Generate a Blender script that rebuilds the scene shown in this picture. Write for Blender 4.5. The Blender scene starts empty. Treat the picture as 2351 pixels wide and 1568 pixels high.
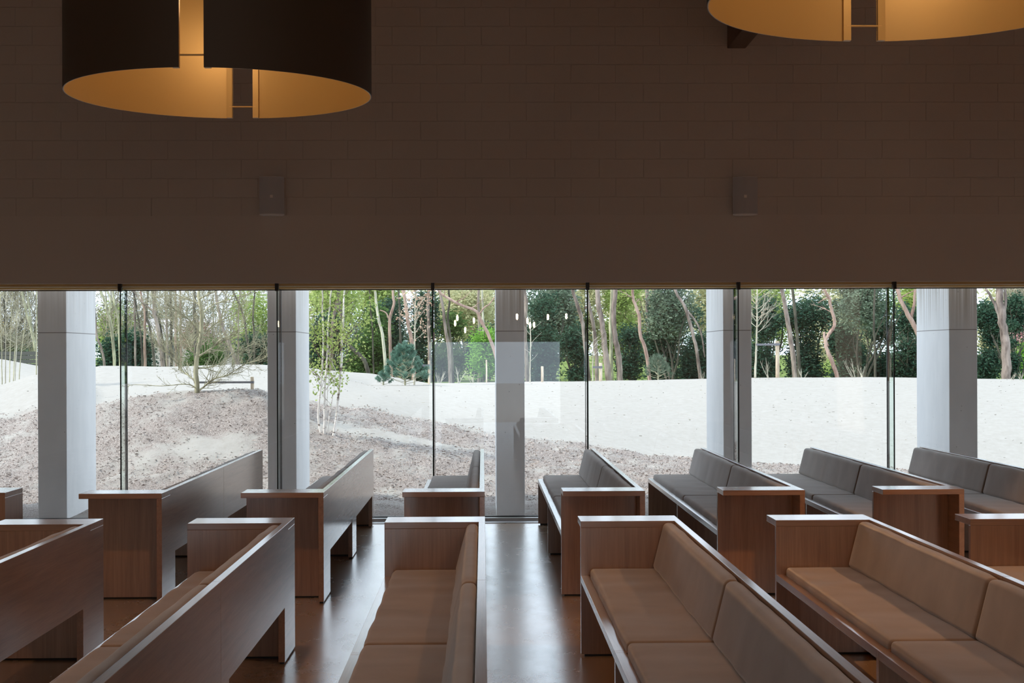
import bpy, bmesh, math, random
import numpy as np
from mathutils import Vector, Matrix, noise as mnoise

random.seed(7)
rng = np.random.default_rng(7)
scn = bpy.context.scene
COL = scn.collection

# ------------------------------------------------------------------ camera
F, YAW, ROLL, SY, HC = 3524.8, 0.0191, -0.00369, 30.0, 1.70
cam_d = bpy.data.cameras.new('camera'); cam = bpy.data.objects.new('camera', cam_d); COL.objects.link(cam)
cam_d.sensor_width = 36; cam_d.lens = F * 36 / 2351; cam_d.shift_y = SY / 2351
cam_d.clip_start = 0.05; cam_d.clip_end = 400
cam.matrix_world = (Matrix.Translation((0, 0, HC)) @ Matrix.Rotation(-YAW, 4, 'Z')
                    @ Matrix.Rotation(math.pi / 2, 4, 'X') @ Matrix.Rotation(ROLL, 4, 'Z'))
scn.camera = cam
# ------------------------------------------------------------------ sky
world = bpy.data.worlds.new('sky'); scn.world = world; world.use_nodes = True
wb = world.node_tree.nodes['Background']
wb.inputs[0].default_value = (0.74, 0.87, 1.0, 1); wb.inputs[1].default_value = 2.6
# ------------------------------------------------------------------ sun
sd = bpy.data.lights.new('sun', 'SUN'); sd.energy = 4.4; sd.angle = math.radians(0.8); sd.color = (1.0, 0.93, 0.82)
sun = bpy.data.objects.new('sun', sd); COL.objects.link(sun)
sun.rotation_euler = Vector((-0.82, -0.125, 0.94)).to_track_quat('Z', 'Y').to_euler()
LAMP_W = 62.0
# ------------------------------------------------------------------ exposure
scn.view_settings.view_transform = 'Standard'; scn.view_settings.look = 'None'
scn.view_settings.exposure = 0.0; scn.view_settings.gamma = 1.0; scn.view_settings.use_curve_mapping = False
cy = scn.cycles
cy.use_denoising = True; cy.max_bounces = 10; cy.diffuse_bounces = 5; cy.glossy_bounces = 5
cy.transparent_max_bounces = 12; cy.transmission_bounces = 4; cy.sample_clamp_indirect = 6.0
cy.caustics_reflective = True; cy.caustics_refractive = False


def W(u, v, Y):
    """photo measurement -> place in the hall, at depth Y (metres from the camera)"""
    a, b = u - 1175.5, v - 784 - SY
    c, s = math.cos(ROLL), math.sin(ROLL)
    uu, vv = c * a + s * b, -s * a + c * b
    cy_, sy_ = math.cos(YAW), math.sin(YAW)
    t = Y / (-sy_ * uu / F + cy_)
    return Vector((t * (cy_ * uu / F + sy_), Y, HC - vv / F * t))

def U(x, y):
    cy_, sy_ = math.cos(YAW), math.sin(YAW)
    return 1175.5 + F * (x * cy_ - y * sy_) / (x * sy_ + y * cy_)

# ================================================================== materials
def newmat(name):
    m = bpy.data.materials.new(name); m.use_nodes = True
    nt = m.node_tree; b = nt.nodes['Principled BSDF']
    return m, nt, b

def N(nt, t, **kw):
    n = nt.nodes.new(t)
    for k, v in kw.items():
        setattr(n, k, v)
    return n

def plain(name, col, rough=0.6, metal=0.0, spec=0.5):
    m, nt, b = newmat(name)
    b.inputs['Base Color'].default_value = (*col, 1); b.inputs['Roughness'].default_value = rough
    b.inputs['Metallic'].default_value = metal; b.inputs['Specular IOR Level'].default_value = spec
    return m

def ramp(nt, stops):
    r = N(nt, 'ShaderNodeValToRGB'); e = r.color_ramp.elements
    while len(e) < len(stops): e.new(0.5)
    for i, (p, c) in enumerate(stops):
        e[i].position = p; e[i].color = (*c, 1)
    return r

def coords(nt, scale=(1, 1, 1), kind='Object', rnd=False):
    tc = N(nt, 'ShaderNodeTexCoord'); mp = N(nt, 'ShaderNodeMapping'); mp.inputs['Scale'].default_value = scale
    nt.links.new(tc.outputs[kind], mp.inputs['Vector'])
    if rnd:
        oi = N(nt, 'ShaderNodeObjectInfo'); ml = N(nt, 'ShaderNodeMath', operation='MULTIPLY'); ml.inputs[1].default_value = 37
        nt.links.new(oi.outputs['Random'], ml.inputs[0]); nt.links.new(ml.outputs[0], mp.inputs['Location'])
    return mp.outputs[0]

def noise(nt, vec, scale, detail=4, rough=0.55, dist=0.0):
    n = N(nt, 'ShaderNodeTexNoise'); n.inputs['Scale'].default_value = scale; n.inputs['Detail'].default_value = detail
    n.inputs['Roughness'].default_value = rough; n.inputs['Distortion'].default_value = dist
    nt.links.new(vec, n.inputs['Vector']); return n.outputs['Fac']

def bump(nt, b, h, strength=0.2, dist=0.01):
    bp = N(nt, 'ShaderNodeBump'); bp.inputs['Strength'].default_value = strength; bp.inputs['Distance'].default_value = dist
    nt.links.new(h, bp.inputs['Height']); nt.links.new(bp.outputs[0], b.inputs['Normal']); return bp

def wood(name, axis):
    m, nt, b = newmat(name)
    sc = [26, 26, 26]; sc[axis] = 1.3
    v = coords(nt, tuple(sc), rnd=True)
    n1 = noise(nt, v, 1.0, 5, 0.6, 0.6)
    sc2 = [150, 150, 150]; sc2[axis] = 5
    n2 = noise(nt, coords(nt, tuple(sc2), rnd=True), 1.0, 2, 0.5)
    r = ramp(nt, [(0.25, (0.270, 0.140, 0.078)), (0.5, (0.365, 0.196, 0.110)), (0.75, (0.44, 0.248, 0.146))])
    nt.links.new(n1, r.inputs[0])
    r2 = ramp(nt, [(0.35, (0.72, 0.70, 0.68)), (0.6, (1, 1, 1))]); nt.links.new(n2, r2.inputs[0])
    mx = N(nt, 'ShaderNodeMix', data_type='RGBA', blend_type='MULTIPLY'); mx.inputs[0].default_value = 0.4
    nt.links.new(r.outputs[0], mx.inputs[6]); nt.links.new(r2.outputs[0], mx.inputs[7])
    nt.links.new(mx.outputs[2], b.inputs['Base Color'])
    b.inputs['Roughness'].default_value = 0.38; b.inputs['Specular IOR Level'].default_value = 0.5
    b.inputs['Coat Weight'].default_value = 1.0; b.inputs['Coat Roughness'].default_value = 0.16; b.inputs['Coat IOR'].default_value = 2.1
    bump(nt, b, n2, 0.12, 0.001)
    return m

WX, WY, WZ = wood('oak_grain_across', 0), wood('oak_grain_along', 1), wood('oak_grain_upright', 2)

def fabric():
    m, nt, b = newmat('brown_velvet')
    v = coords(nt, rnd=True)
    n1 = noise(nt, v, 5.0, 3, 0.5, 0.4); n2 = noise(nt, v, 420, 2)
    r = ramp(nt, [(0.3, (0.29, 0.205, 0.155)), (0.7, (0.39, 0.285, 0.222))]); nt.links.new(n1, r.inputs[0])
    nt.links.new(r.outputs[0], b.inputs['Base Color'])
    b.inputs['Roughness'].default_value = 0.85; b.inputs['Specular IOR Level'].default_value = 0.25
    b.inputs['Sheen Weight'].default_value = 1.0; b.inputs['Sheen Roughness'].default_value = 0.45
    b.inputs['Sheen Tint'].default_value = (1, 1, 1, 1)
    ad = N(nt, 'ShaderNodeMath', operation='MULTIPLY_ADD'); ad.inputs[1].default_value = 0.25
    nt.links.new(n2, ad.inputs[0]); nt.links.new(n1, ad.inputs[2])
    bump(nt, b, ad.outputs[0], 0.35, 0.004)
    return m
FAB = fabric()

def floor_mat():
    m, nt, b = newmat('polished_floor')
    v = coords(nt)
    vo = N(nt, 'ShaderNodeTexVoronoi'); vo.inputs['Scale'].default_value = 55; nt.links.new(v, vo.inputs['Vector'])
    n1 = noise(nt, v, 1.2, 5, 0.6, 0.3); n3 = noise(nt, coords(nt, (85, 190, 85)), 1.0, 3, 0.6)
    r = ramp(nt, [(0.30, (0.38, 0.26, 0.165)), (0.7, (0.55, 0.385, 0.245))]); nt.links.new(n1, r.inputs[0])
    r2 = ramp(nt, [(0.36, (0.12, 0.10, 0.09)), (0.43, (1, 1, 1))]); nt.links.new(n3, r2.inputs[0])
    mx = N(nt, 'ShaderNodeMix', data_type='RGBA', blend_type='MULTIPLY'); mx.inputs[0].default_value = 0.6
    nt.links.new(r.outputs[0], mx.inputs[6]); nt.links.new(r2.outputs[0], mx.inputs[7])
    nt.links.new(mx.outputs[2], b.inputs['Base Color'])
    n4 = noise(nt, coords(nt, (3, 1.4, 1)), 1.5, 5, 0.65)
    rr = N(nt, 'ShaderNodeMapRange'); rr.inputs['To Min'].default_value = 0.19; rr.inputs['To Max'].default_value = 0.33
    nt.links.new(n4, rr.inputs[0]); nt.links.new(rr.outputs[0], b.inputs['Roughness'])
    b.inputs['Coat Weight'].default_value = 1.0; b.inputs['Coat IOR'].default_value = 2.2
    nt.links.new(rr.outputs[0], b.inputs['Coat Roughness'])
    bump(nt, b, n4, 0.03, 0.004)
    return m

def wall_mat():
    m, nt, b = newmat('painted_blockwork')
    tc = N(nt, 'ShaderNodeTexCoord'); sp = N(nt, 'ShaderNodeSeparateXYZ'); cb = N(nt, 'ShaderNodeCombineXYZ')
    nt.links.new(tc.outputs['Object'], sp.inputs[0]); nt.links.new(sp.outputs['X'], cb.inputs['X'])
    nz = noise(nt, tc.outputs['Object'], 9, 3)
    md = N(nt, 'ShaderNodeMath', operation='MULTIPLY_ADD'); md.inputs[1].default_value = 0.012; nt.links.new(nz, md.inputs[0]); zz = N(nt, 'ShaderNodeMath', operation='SUBTRACT'); zz.inputs[1].default_value = 3.104; nt.links.new(sp.outputs['Z'], zz.inputs[0]); nt.links.new(zz.outputs[0], md.inputs[2])
    nt.links.new(md.outputs[0], cb.inputs['Y'])
    br = N(nt, 'ShaderNodeTexBrick'); br.inputs['Scale'].default_value = 1.0
    br.inputs['Brick Width'].default_value = 0.45; br.inputs['Row Height'].default_value = 0.191
    br.inputs['Mortar Size'].default_value = 0.005; br.inputs['Mortar Smooth'].default_value = 0.5
    br.offset = 0.37
    nt.links.new(cb.outputs[0], br.inputs['Vector'])
    iv = N(nt, 'ShaderNodeMath', operation='SUBTRACT'); iv.inputs[0].default_value = 1.0; nt.links.new(br.outputs['Fac'], iv.inputs[1])
    n2 = noise(nt, tc.outputs['Object'], 60, 3)
    ad = N(nt, 'ShaderNodeMath', operation='MULTIPLY_ADD'); ad.inputs[1].default_value = 0.15; nt.links.new(n2, ad.inputs[0]); nt.links.new(iv.outputs[0], ad.inputs[2])
    b.inputs['Base Color'].default_value = (0.64, 0.55, 0.49, 1); b.inputs['Roughness'].default_value = 0.75
    bump(nt, b, ad.outputs[0], 0.65, 0.014)
    return m

def plaster():
    m, nt, b = newmat('painted_plaster')
    b.inputs['Base Color'].default_value = (0.66, 0.57, 0.51, 1); b.inputs['Roughness'].default_value = 0.7
    bump(nt, b, noise(nt, coords(nt), 40, 4), 0.12, 0.003); return m

def concrete(stain):
    m, nt, b = newmat('cast_concrete')
    v = coords(nt, (3, 3, 1.2), rnd=True)
    n1 = noise(nt, v, 1.5, 6, 0.6)
    r = ramp(nt, [(0.3, (0.80, 0.81, 0.82)), (0.7, (0.89, 0.895, 0.90))]); nt.links.new(n1, r.inputs[0])
    # run-off stains from the top, streaks with a shape of their own
    tc = N(nt, 'ShaderNodeTexCoord'); sp = N(nt, 'ShaderNodeSeparateXYZ'); nt.links.new(tc.outputs['Object'], sp.inputs[0])
    st = noise(nt, coords(nt, (26, 26, 0.35), rnd=True), 1.0, 3, 0.6)
    mr = N(nt, 'ShaderNodeMapRange'); mr.inputs['From Min'].default_value = 1.9; mr.inputs['From Max'].default_value = 2.45; mr.inputs['To Max'].default_value = stain
    nt.links.new(sp.outputs['Z'], mr.inputs[0])
    sr = ramp(nt, [(0.42, (0, 0, 0)), (0.62, (1, 1, 1))]); nt.links.new(st, sr.inputs[0])
    mu = N(nt, 'ShaderNodeMath', operation='MULTIPLY'); nt.links.new(mr.outputs[0], mu.inputs[0]); nt.links.new(sr.outputs[0], mu.inputs[1])
    mx = N(nt, 'ShaderNodeMix', data_type='RGBA'); nt.links.new(mu.outputs[0], mx.inputs[0])
    nt.links.new(r.outputs[0], mx.inputs[6]); mx.inputs[7].default_value = (0.30, 0.25, 0.18, 1)
    # pour joint
    sb = N(nt, 'ShaderNodeMath', operation='COMPARE'); sb.inputs[1].default_value = 1.947; sb.inputs[2].default_value = 0.004
    nt.links.new(sp.outputs['Z'], sb.inputs[0])
    m2 = N(nt, 'ShaderNodeMix', data_type='RGBA'); nt.links.new(sb.outputs[0], m2.inputs[0])
    nt.links.new(mx.outputs[2], m2.inputs[6]); m2.inputs[7].default_value = (0.28, 0.27, 0.26, 1)
    # air holes
    vo = N(nt, 'ShaderNodeTexVoronoi'); vo.inputs['Scale'].default_value = 9; nt.links.new(coords(nt, rnd=True), vo.inputs['Vector'])
    vr = ramp(nt, [(0.035, (0.45, 0.45, 0.45)), (0.05, (1, 1, 1))]); nt.links.new(vo.outputs['Distance'], vr.inputs[0])
    m3 = N(nt, 'ShaderNodeMix', data_type='RGBA', blend_type='MULTIPLY'); m3.inputs[0].default_value = 1
    nt.links.new(m2.outputs[2], m3.inputs[6]); nt.links.new(vr.outputs[0], m3.inputs[7])
    nt.links.new(m3.outputs[2], b.inputs['Base Color']); b.inputs['Roughness'].default_value = 0.7
    bump(nt, b, n1, 0.1, 0.01)
    return m

def glass_mat(name, tint, refl=1.0, ior=1.5):
    """thin architectural pane: what is not reflected at the surface passes straight through"""
    m = bpy.data.materials.new(name); m.use_nodes = True; nt = m.node_tree; nt.nodes.clear()
    o = N(nt, 'ShaderNodeOutputMaterial'); mx = N(nt, 'ShaderNodeMixShader'); fr = N(nt, 'ShaderNodeFresnel'); fr.inputs[0].default_value = ior
    t = N(nt, 'ShaderNodeBsdfTransparent'); t.inputs[0].default_value = (*tint, 1)
    g = N(nt, 'ShaderNodeBsdfGlossy'); g.inputs['Roughness'].default_value = 0.0; g.inputs[0].default_value = (refl, refl, refl, 1)
    ge = N(nt, 'ShaderNodeNewGeometry'); fb_ = N(nt, 'ShaderNodeMath', operation='SUBTRACT'); fb_.inputs[0].default_value = 1.0; fb_.use_clamp = True; nt.links.new(ge.outputs['Backfacing'], fb_.inputs[1])
    mf = N(nt, 'ShaderNodeMath', operation='MULTIPLY'); nt.links.new(fr.outputs[0], mf.inputs[0]); nt.links.new(fb_.outputs[0], mf.inputs[1])
    m2 = N(nt, 'ShaderNodeMath', operation='MULTIPLY'); m2.use_clamp = True; m2.inputs[1].default_value = 1.85 if ior > 1.3 else 1.0   # both faces of the sheet
    nt.links.new(mf.outputs[0], m2.inputs[0]); nt.links.new(m2.outputs[0], mx.inputs[0]); nt.links.new(t.outputs[0], mx.inputs[1]); nt.links.new(g.outputs[0], mx.inputs[2])
    nt.links.new(mx.outputs[0], o.inputs[0]); return m

def leaf(name, c1, c2, trans=0.35):
    m = bpy.data.materials.new(name); m.use_nodes = True; nt = m.node_tree; nt.nodes.clear()
    o = N(nt, 'ShaderNodeOutputMaterial'); mx = N(nt, 'ShaderNodeMixShader'); mx.inputs[0].default_value = trans
    d = N(nt, 'ShaderNodeBsdfDiffuse'); t = N(nt, 'ShaderNodeBsdfTranslucent')
    n = noise(nt, coords(nt), 2.3, 3); r = ramp(nt, [(0.35, c1), (0.65, c2)]); nt.links.new(n, r.inputs[0])
    nt.links.new(r.outputs[0], d.inputs[0]); nt.links.new(r.outputs[0], t.inputs[0])
    nt.links.new(d.outputs[0], mx.inputs[1]); nt.links.new(t.outputs[0], mx.inputs[2]); nt.links.new(mx.outputs[0], o.inputs[0]); return m

def bark(name, c1, c2, sc=12, bands=False):
    m, nt, b = newmat(name)
    n = noise(nt, coords(nt, (1, 1, 0.25) if not bands else (1, 1, 9), rnd=True), sc, 4, 0.65)
    r = ramp(nt, [(0.36, c1), (0.42 if bands else 0.62, c2)]); nt.links.new(n, r.inputs[0])
    nt.links.new(r.outputs[0], b.inputs['Base Color']); b.inputs['Roughness'].default_value = 0.9; b.inputs['Specular IOR Level'].default_value = 0.2
    bump(nt, b, n, 0.5, 0.02); return m

def ground_mat():
    m, nt, b = newmat('sand_and_mulch')
    v = coords(nt)
    n1 = noise(nt, v, 1.6, 6, 0.65); n2 = noise(nt, v, 34, 3, 0.7, 1.5); n3 = noise(nt, v, 9, 4, 0.7)
    n5 = noise(nt, coords(nt, (1, 1, 1)), 75, 2, 0.6, 2.0)
    sand = ramp(nt, [(0.3, (0.300, 0.288, 0.268)), (0.7, (0.345, 0.335, 0.318))]); nt.links.new(n3, sand.inputs[0])
    spk = ramp(nt, [(0.66, (1, 1, 1)), (0.72, (0.30, 0.26, 0.22))]); nt.links.new(n2, spk.inputs[0])
    s2 = N(nt, 'ShaderNodeMix', data_type='RGBA', blend_type='MULTIPLY'); s2.inputs[0].default_value = 0.8
    nt.links.new(sand.outputs[0], s2.inputs[6]); nt.links.new(spk.outputs[0], s2.inputs[7])
    mul = ramp(nt, [(0.38, (0.055, 0.040, 0.036)), (0.46, (0.215, 0.178, 0.163)), (0.56, (0.40, 0.37, 0.35))]); nt.links.new(n5, mul.inputs[0])
    at = N(nt, 'ShaderNodeAttribute', attribute_name='mulch')
    ad = N(nt, 'ShaderNodeMath', operation='MULTIPLY_ADD'); ad.inputs[1].default_value = 0.5; nt.links.new(at.outputs['Fac'], ad.inputs[0]); nt.links.new(n1, ad.inputs[2])
    ad2 = N(nt, 'ShaderNodeMath', operation='MULTIPLY_ADD'); ad2.inputs[1].default_value = 0.45
    nt.links.new(n3, ad2.inputs[0]); nt.links.new(ad.outputs[0], ad2.inputs[2])
    th = N(nt, 'ShaderNodeMapRange'); th.inputs['From Min'].default_value = 1.04; th.inputs['From Max'].default_value = 1.24
    nt.links.new(ad2.outputs[0], th.inputs[0])
    mx = N(nt, 'ShaderNodeMix', data_type='RGBA'); nt.links.new(th.outputs[0], mx.inputs[0])
    nt.links.new(s2.outputs[2], mx.inputs[6]); nt.links.new(mul.outputs[0], mx.inputs[7])
    gr = N(nt, 'ShaderNodeAttribute', attribute_name='grass')
    gc = ramp(nt, [(0.35, (0.075, 0.10, 0.04)), (0.65, (0.20, 0.27, 0.09))]); nt.links.new(n1, gc.inputs[0])
    m2 = N(nt, 'ShaderNodeMix', data_type='RGBA'); nt.links.new(gr.outputs['Fac'], m2.inputs[0])
    nt.links.new(mx.outputs[2], m2.inputs[6]); nt.links.new(gc.outputs[0], m2.inputs[7])
    nt.links.new(m2.outputs[2], b.inputs['Base Color']); b.inputs['Roughness'].default_value = 1.0; b.inputs['Specular IOR Level'].default_value = 0.0
    hh = N(nt, 'ShaderNodeMath', operation='MULTIPLY'); nt.links.new(th.outputs[0], hh.inputs[0]); nt.links.new(n5, hh.inputs[1])
    h2 = N(nt, 'ShaderNodeMath', operation='MULTIPLY_ADD'); h2.inputs[1].default_value = 0.25; nt.links.new(n2, h2.inputs[0]); nt.links.new(hh.outputs[0], h2.inputs[2])
    bump(nt, b, h2.outputs[0], 0.5, 0.02)
    return m

M_FLOOR, M_WALL, M_PLAST = floor_mat(), wall_mat(), plaster()
M_BLACK = plain('black_gasket', (0.012, 0.012, 0.013), 0.5)
M_BRASS = plain('bronze_frame', (0.85, 0.60, 0.27), 0.5, 0.1)
M_ALU = plain('pale_aluminium', (0.50, 0.50, 0.51), 0.33, 0.35)
M_GLASS = glass_mat('window_glass', (0.985, 0.99, 0.99))
M_FIN = glass_mat('fin_glass', (0.88, 0.95, 0.93), 1.0, 1.2)
M_SHADE_OUT = plain('dark_bronze_shade', (0.085, 0.058, 0.038), 0.55, 0.2)
M_SHADE_IN = plain('gold_lining', (0.68, 0.47, 0.20), 0.42, 0.35)
M_ROD = plain('brass_rod', (0.90, 0.62, 0.28), 0.4, 0.3)
M_SPK = plain('speaker_white', (0.88, 0.84, 0.83), 0.6)
M_GRILLE = plain('speaker_grille', (0.52, 0.49, 0.50), 0.7)
M_BADGE = plain('pale_badge', (0.92, 0.84, 0.78), 0.5)
M_BEAM = plain('beam_paint', (0.16, 0.095, 0.065), 0.6)
M_STRAP = plain('grey_strap', (0.16, 0.16, 0.18), 0.7)
M_STEEL = plain('dark_clamp', (0.035, 0.028, 0.025), 0.4, 0.6)

def emis(name, col, s):
    m = bpy.data.materials.new(name); m.use_nodes = True; nt = m.node_tree; nt.nodes.clear()
    o = N(nt, 'ShaderNodeOutputMaterial'); e = N(nt, 'ShaderNodeEmission'); e.inputs[0].default_value = (*col, 1); e.inputs[1].default_value = s
    nt.links.new(e.outputs[0], o.inputs[0]); return m
M_BULB = emis('glowing_bulb', (1.0, 0.72, 0.42), 60)

# ================================================================== mesh helpers
def link(name, verts, faces, mat, parent=None, smooth=False):
    me = bpy.data.meshes.new(name)
    me.from_pydata([tuple(v) for v in verts], [], faces); me.update()
    if smooth: me.polygons.foreach_set('use_smooth', [True] * len(me.polygons))
    me.materials.append(mat)
    o = bpy.data.objects.new(name, me); COL.objects.link(o)
    if parent: o.parent = parent
    return o

def tag(o, label=None, cat=None, group=None, kind=None):
    if label: o['label'] = label
    if cat: o['category'] = cat
    if group: o['group'] = group
    if kind: o['kind'] = kind
    return o

def empty(name, loc, label, cat, group=None):
    o = bpy.data.objects.new(name, None); COL.objects.link(o); o.location = loc; o.empty_display_size = 0.2
    return tag(o, label, cat, group)

class MB:
    """collects shapes into one mesh"""
    def __init__(s): s.v = []; s.f = []
    def box(s, x0, x1, y0, y1, z0, z1):
        n = len(s.v)
        s.v += [(x, y, z) for z in (z0, z1) for y in (y0, y1) for x in (x0, x1)]
        s.f += [tuple(n + i for i in q) for q in ((0, 2, 3, 1), (4, 5, 7, 6), (0, 1, 5, 4), (2, 6, 7, 3), (0, 4, 6, 2), (1, 3, 7, 5))]
        return s
    def tube(s, pts, rad, sides=7, cap=True):
        pts = [Vector(p) for p in pts]; n0 = len(s.v); ref = None
        for i, p in enumerate(pts):
            d = (pts[min(i + 1, len(pts) - 1)] - pts[max(i - 1, 0)]).normalized()
            if ref is None: ref = d.orthogonal().normalized()
            ref = (ref - d * ref.dot(d)).normalized(); bi = d.cross(ref)
            for k in range(sides):
                a = 2 * math.pi * k / sides
                s.v.append(tuple(p + (ref * math.cos(a) + bi * math.sin(a)) * rad[i]))
        for i in range(len(pts) - 1):
            for k in range(sides):
                a, b_ = n0 + i * sides + k, n0 + i * sides + (k + 1) % sides
                s.f.append((a, b_, b_ + sides, a + sides))
        if cap:
            s.f.append(tuple(n0 + k for k in reversed(range(sides)))); e = n0 + (len(pts) - 1) * sides
            s.f.append(tuple(e + k for k in range(sides)))
        return s
    def build(s, name, mat, parent=None, smooth=False, bevel=0):
        o = link(name, s.v, s.f, mat, parent, smooth)
        if bevel: bev(o, bevel)
        return o

def bev(o, w, seg=2):
    bm = bmesh.new(); bm.from_mesh(o.data)
    bmesh.ops.bevel(bm, geom=list(bm.edges), offset=w, segments=seg, affect='EDGES', profile=0.5, clamp_overlap=True)
    bm.to_mesh(o.data); bm.free()

def bx(name, dims, mat, parent=None, bevel=0):
    return MB().box(*dims).build(name, mat, parent, bevel=bevel)

def prism_x(name, outline, x0, x1, mat, parent=None, bevel=0):
    """outline in (y, z), extruded along x"""
    n = len(outline); v = [(x0, y, z) for y, z in outline] + [(x1, y, z) for y, z in outline]
    f = [tuple(range(n)), tuple(range(2 * n - 1, n - 1, -1))] + [(i, i + n, (i + 1) % n + n, (i + 1) % n) for i in range(n)]
    o = link(name, v, f, mat, parent)
    bm = bmesh.new(); bm.from_mesh(o.data); bmesh.ops.recalc_face_normals(bm, faces=bm.faces)
    if bevel: bmesh.ops.bevel(bm, geom=list(bm.edges), offset=bevel, segments=1, affect='EDGES')
    bm.to_mesh(o.data); bm.free()
    return o

def copy_tree(o, parent=None):
    c = o.copy(); COL.objects.link(c)
    if parent: c.parent = parent
    for ch in list(o.children): copy_tree(ch, c)
    return c

# ================================================================== the hall
YG = 15.78      # glass plane
YW = 15.47      # inner face of the window wall
XL, XR, YB, ZC = -7.5, 8.5, -7.0, 6.6
tag(bx('floor', (XL, XR, YB, YW, -0.2, 0.0), M_FLOOR), kind='structure')
cm = MB()
for ya, yb in ((YB, -6.0), (-3.4, YW + 0.55)): cm.box(XL, XR, ya, yb, ZC, ZC + 0.3)
for xa, xb in ((XL, -6.0), (-0.4, 1.4), (7.0, XR)): cm.box(xa, xb, -6.0, -3.4, ZC + 0.01, ZC + 0.29)  # gaps between these strips are an added, unseen skylight brightening the hall
tag(cm.build('ceiling', plain('ceiling_boards', (0.50, 0.40, 0.30), 0.7)), kind='structure')
ZL = W(1175, 648.6, YW).z
w = MB().box(XL, XR, YW, YW + 0.5, 3.104, ZC).build('wall_window', M_WALL); tag(w, kind='structure')
tag(bx('trim_1', (XL, XR, YW, YW + 0.5, ZL, 3.104), M_PLAST), kind='structure')
tag(bx('wall_left', (XL - 0.3, XL, YB, YW + 0.5, 0, ZC), M_PLAST), kind='structure')
tag(bx('wall_right', (XR, XR + 0.3, YB, YW + 0.5, 0, ZC), M_PLAST), kind='structure')
rw = MB().box(XL, -1.35, YB - 0.3, YB, 0, ZC).box(1.95, XR, YB - 0.3, YB, 0, ZC).box(-1.35, 1.95, YB - 0.3, YB, 2.02, ZC)
tag(rw.build('wall_rear', M_PLAST), kind='structure')
tag(MB().box(XL - 0.3, XR + 0.3, YW + 0.5, 16.02, 3.0, ZC).build('trim_2', M_PLAST), kind='structure')
# sill strip along the glass
tag(MB().box(XL, XR, YW, 15.72, -0.1, 0.006).box(XL, XR, 15.66, 15.82, -0.1, 0.034).build('trim_3', M_ALU), kind='structure')
fins = [277.5, 637.3, 994.5, 1349.5, 1695.2, 2052.5]
FX = [W(u, 900, 15.55).x for u in fins]
FX = [FX[0] - 1.58] + FX + [FX[-1] + 1.58]
edges = [XL] + FX + [XR]
for i in range(len(edges) - 1):
    a, b = edges[i] + 0.012, edges[i + 1] - 0.012
    g = bx('window_%d' % (i + 1), (a, b, YG - 0.006, YG + 0.006, 0.034, 2.395), M_GLASS); tag(g, kind='structure')
    fr = MB().box(a, b, 15.60, 15.80, 2.376, ZL).box(a, b, 15.575, 15.60, 2.401, ZL)
    bx('ledge', (a, b, 15.55, 15.60, 2.393, 2.401), plain('highlight_ledge', (0.95, 0.90, 0.75), 0.3), g)  # near-white colour paints in the bright highlight line along the head frame
    fr.build('head_frame', M_BRASS, g)
    MB().box(a, b, 15.775, 15.80, 2.366, 2.378).box(a, b, 15.76, 15.80, 0.03, 0.044).build('gasket', M_BLACK, g)
for i, x in enumerate(FX):
    f = MB().box(x - 0.009, x + 0.009, 15.55, 15.765, 0.03, 2.40).build('trim_%d' % (i + 4), M_FIN); tag(f, kind='structure')
    MB().box(x - 0.006, x + 0.006, 15.54, 15.55, 0.03, 2.40).build('edge_seal', M_BLACK, f)
    MB().box(x - 0.011, x + 0.011, 15.765, 15.795, 0.03, 2.395).build('joint_seal', M_BLACK, f)
    MB().box(x - 0.017, x + 0.017, 15.50, 15.56, 2.350, ZL).box(x - 0.017, x + 0.017, 15.50, 15.56, 0.006, 0.05).build('clamp', M_STEEL, f, bevel=0.002)

# ceiling beams
for X, lab in ((2.575, 'dark timber ceiling beam meeting the block wall behind the right drum lamp'),
               (-2.21, 'dark timber ceiling beam meeting the block wall, hidden above the left drum lamp')):
    o = bx('ceiling_beam', (X - 0.093, X + 0.093, YB, YW - 0.001, 4.785, ZC), M_BEAM, bevel=0.006)
    tag(o, lab, 'beam')

# ------------------------------------------------------------------ benches
P, X0, YN, YF, Y2 = 1.1032, 0.0099, 10.534, 15.35, 8.921
HB, WB, TB = 0.76, 0.565, 0.036
LEN, ARM = YF - YN, 0.29
MID = 2.51

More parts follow.
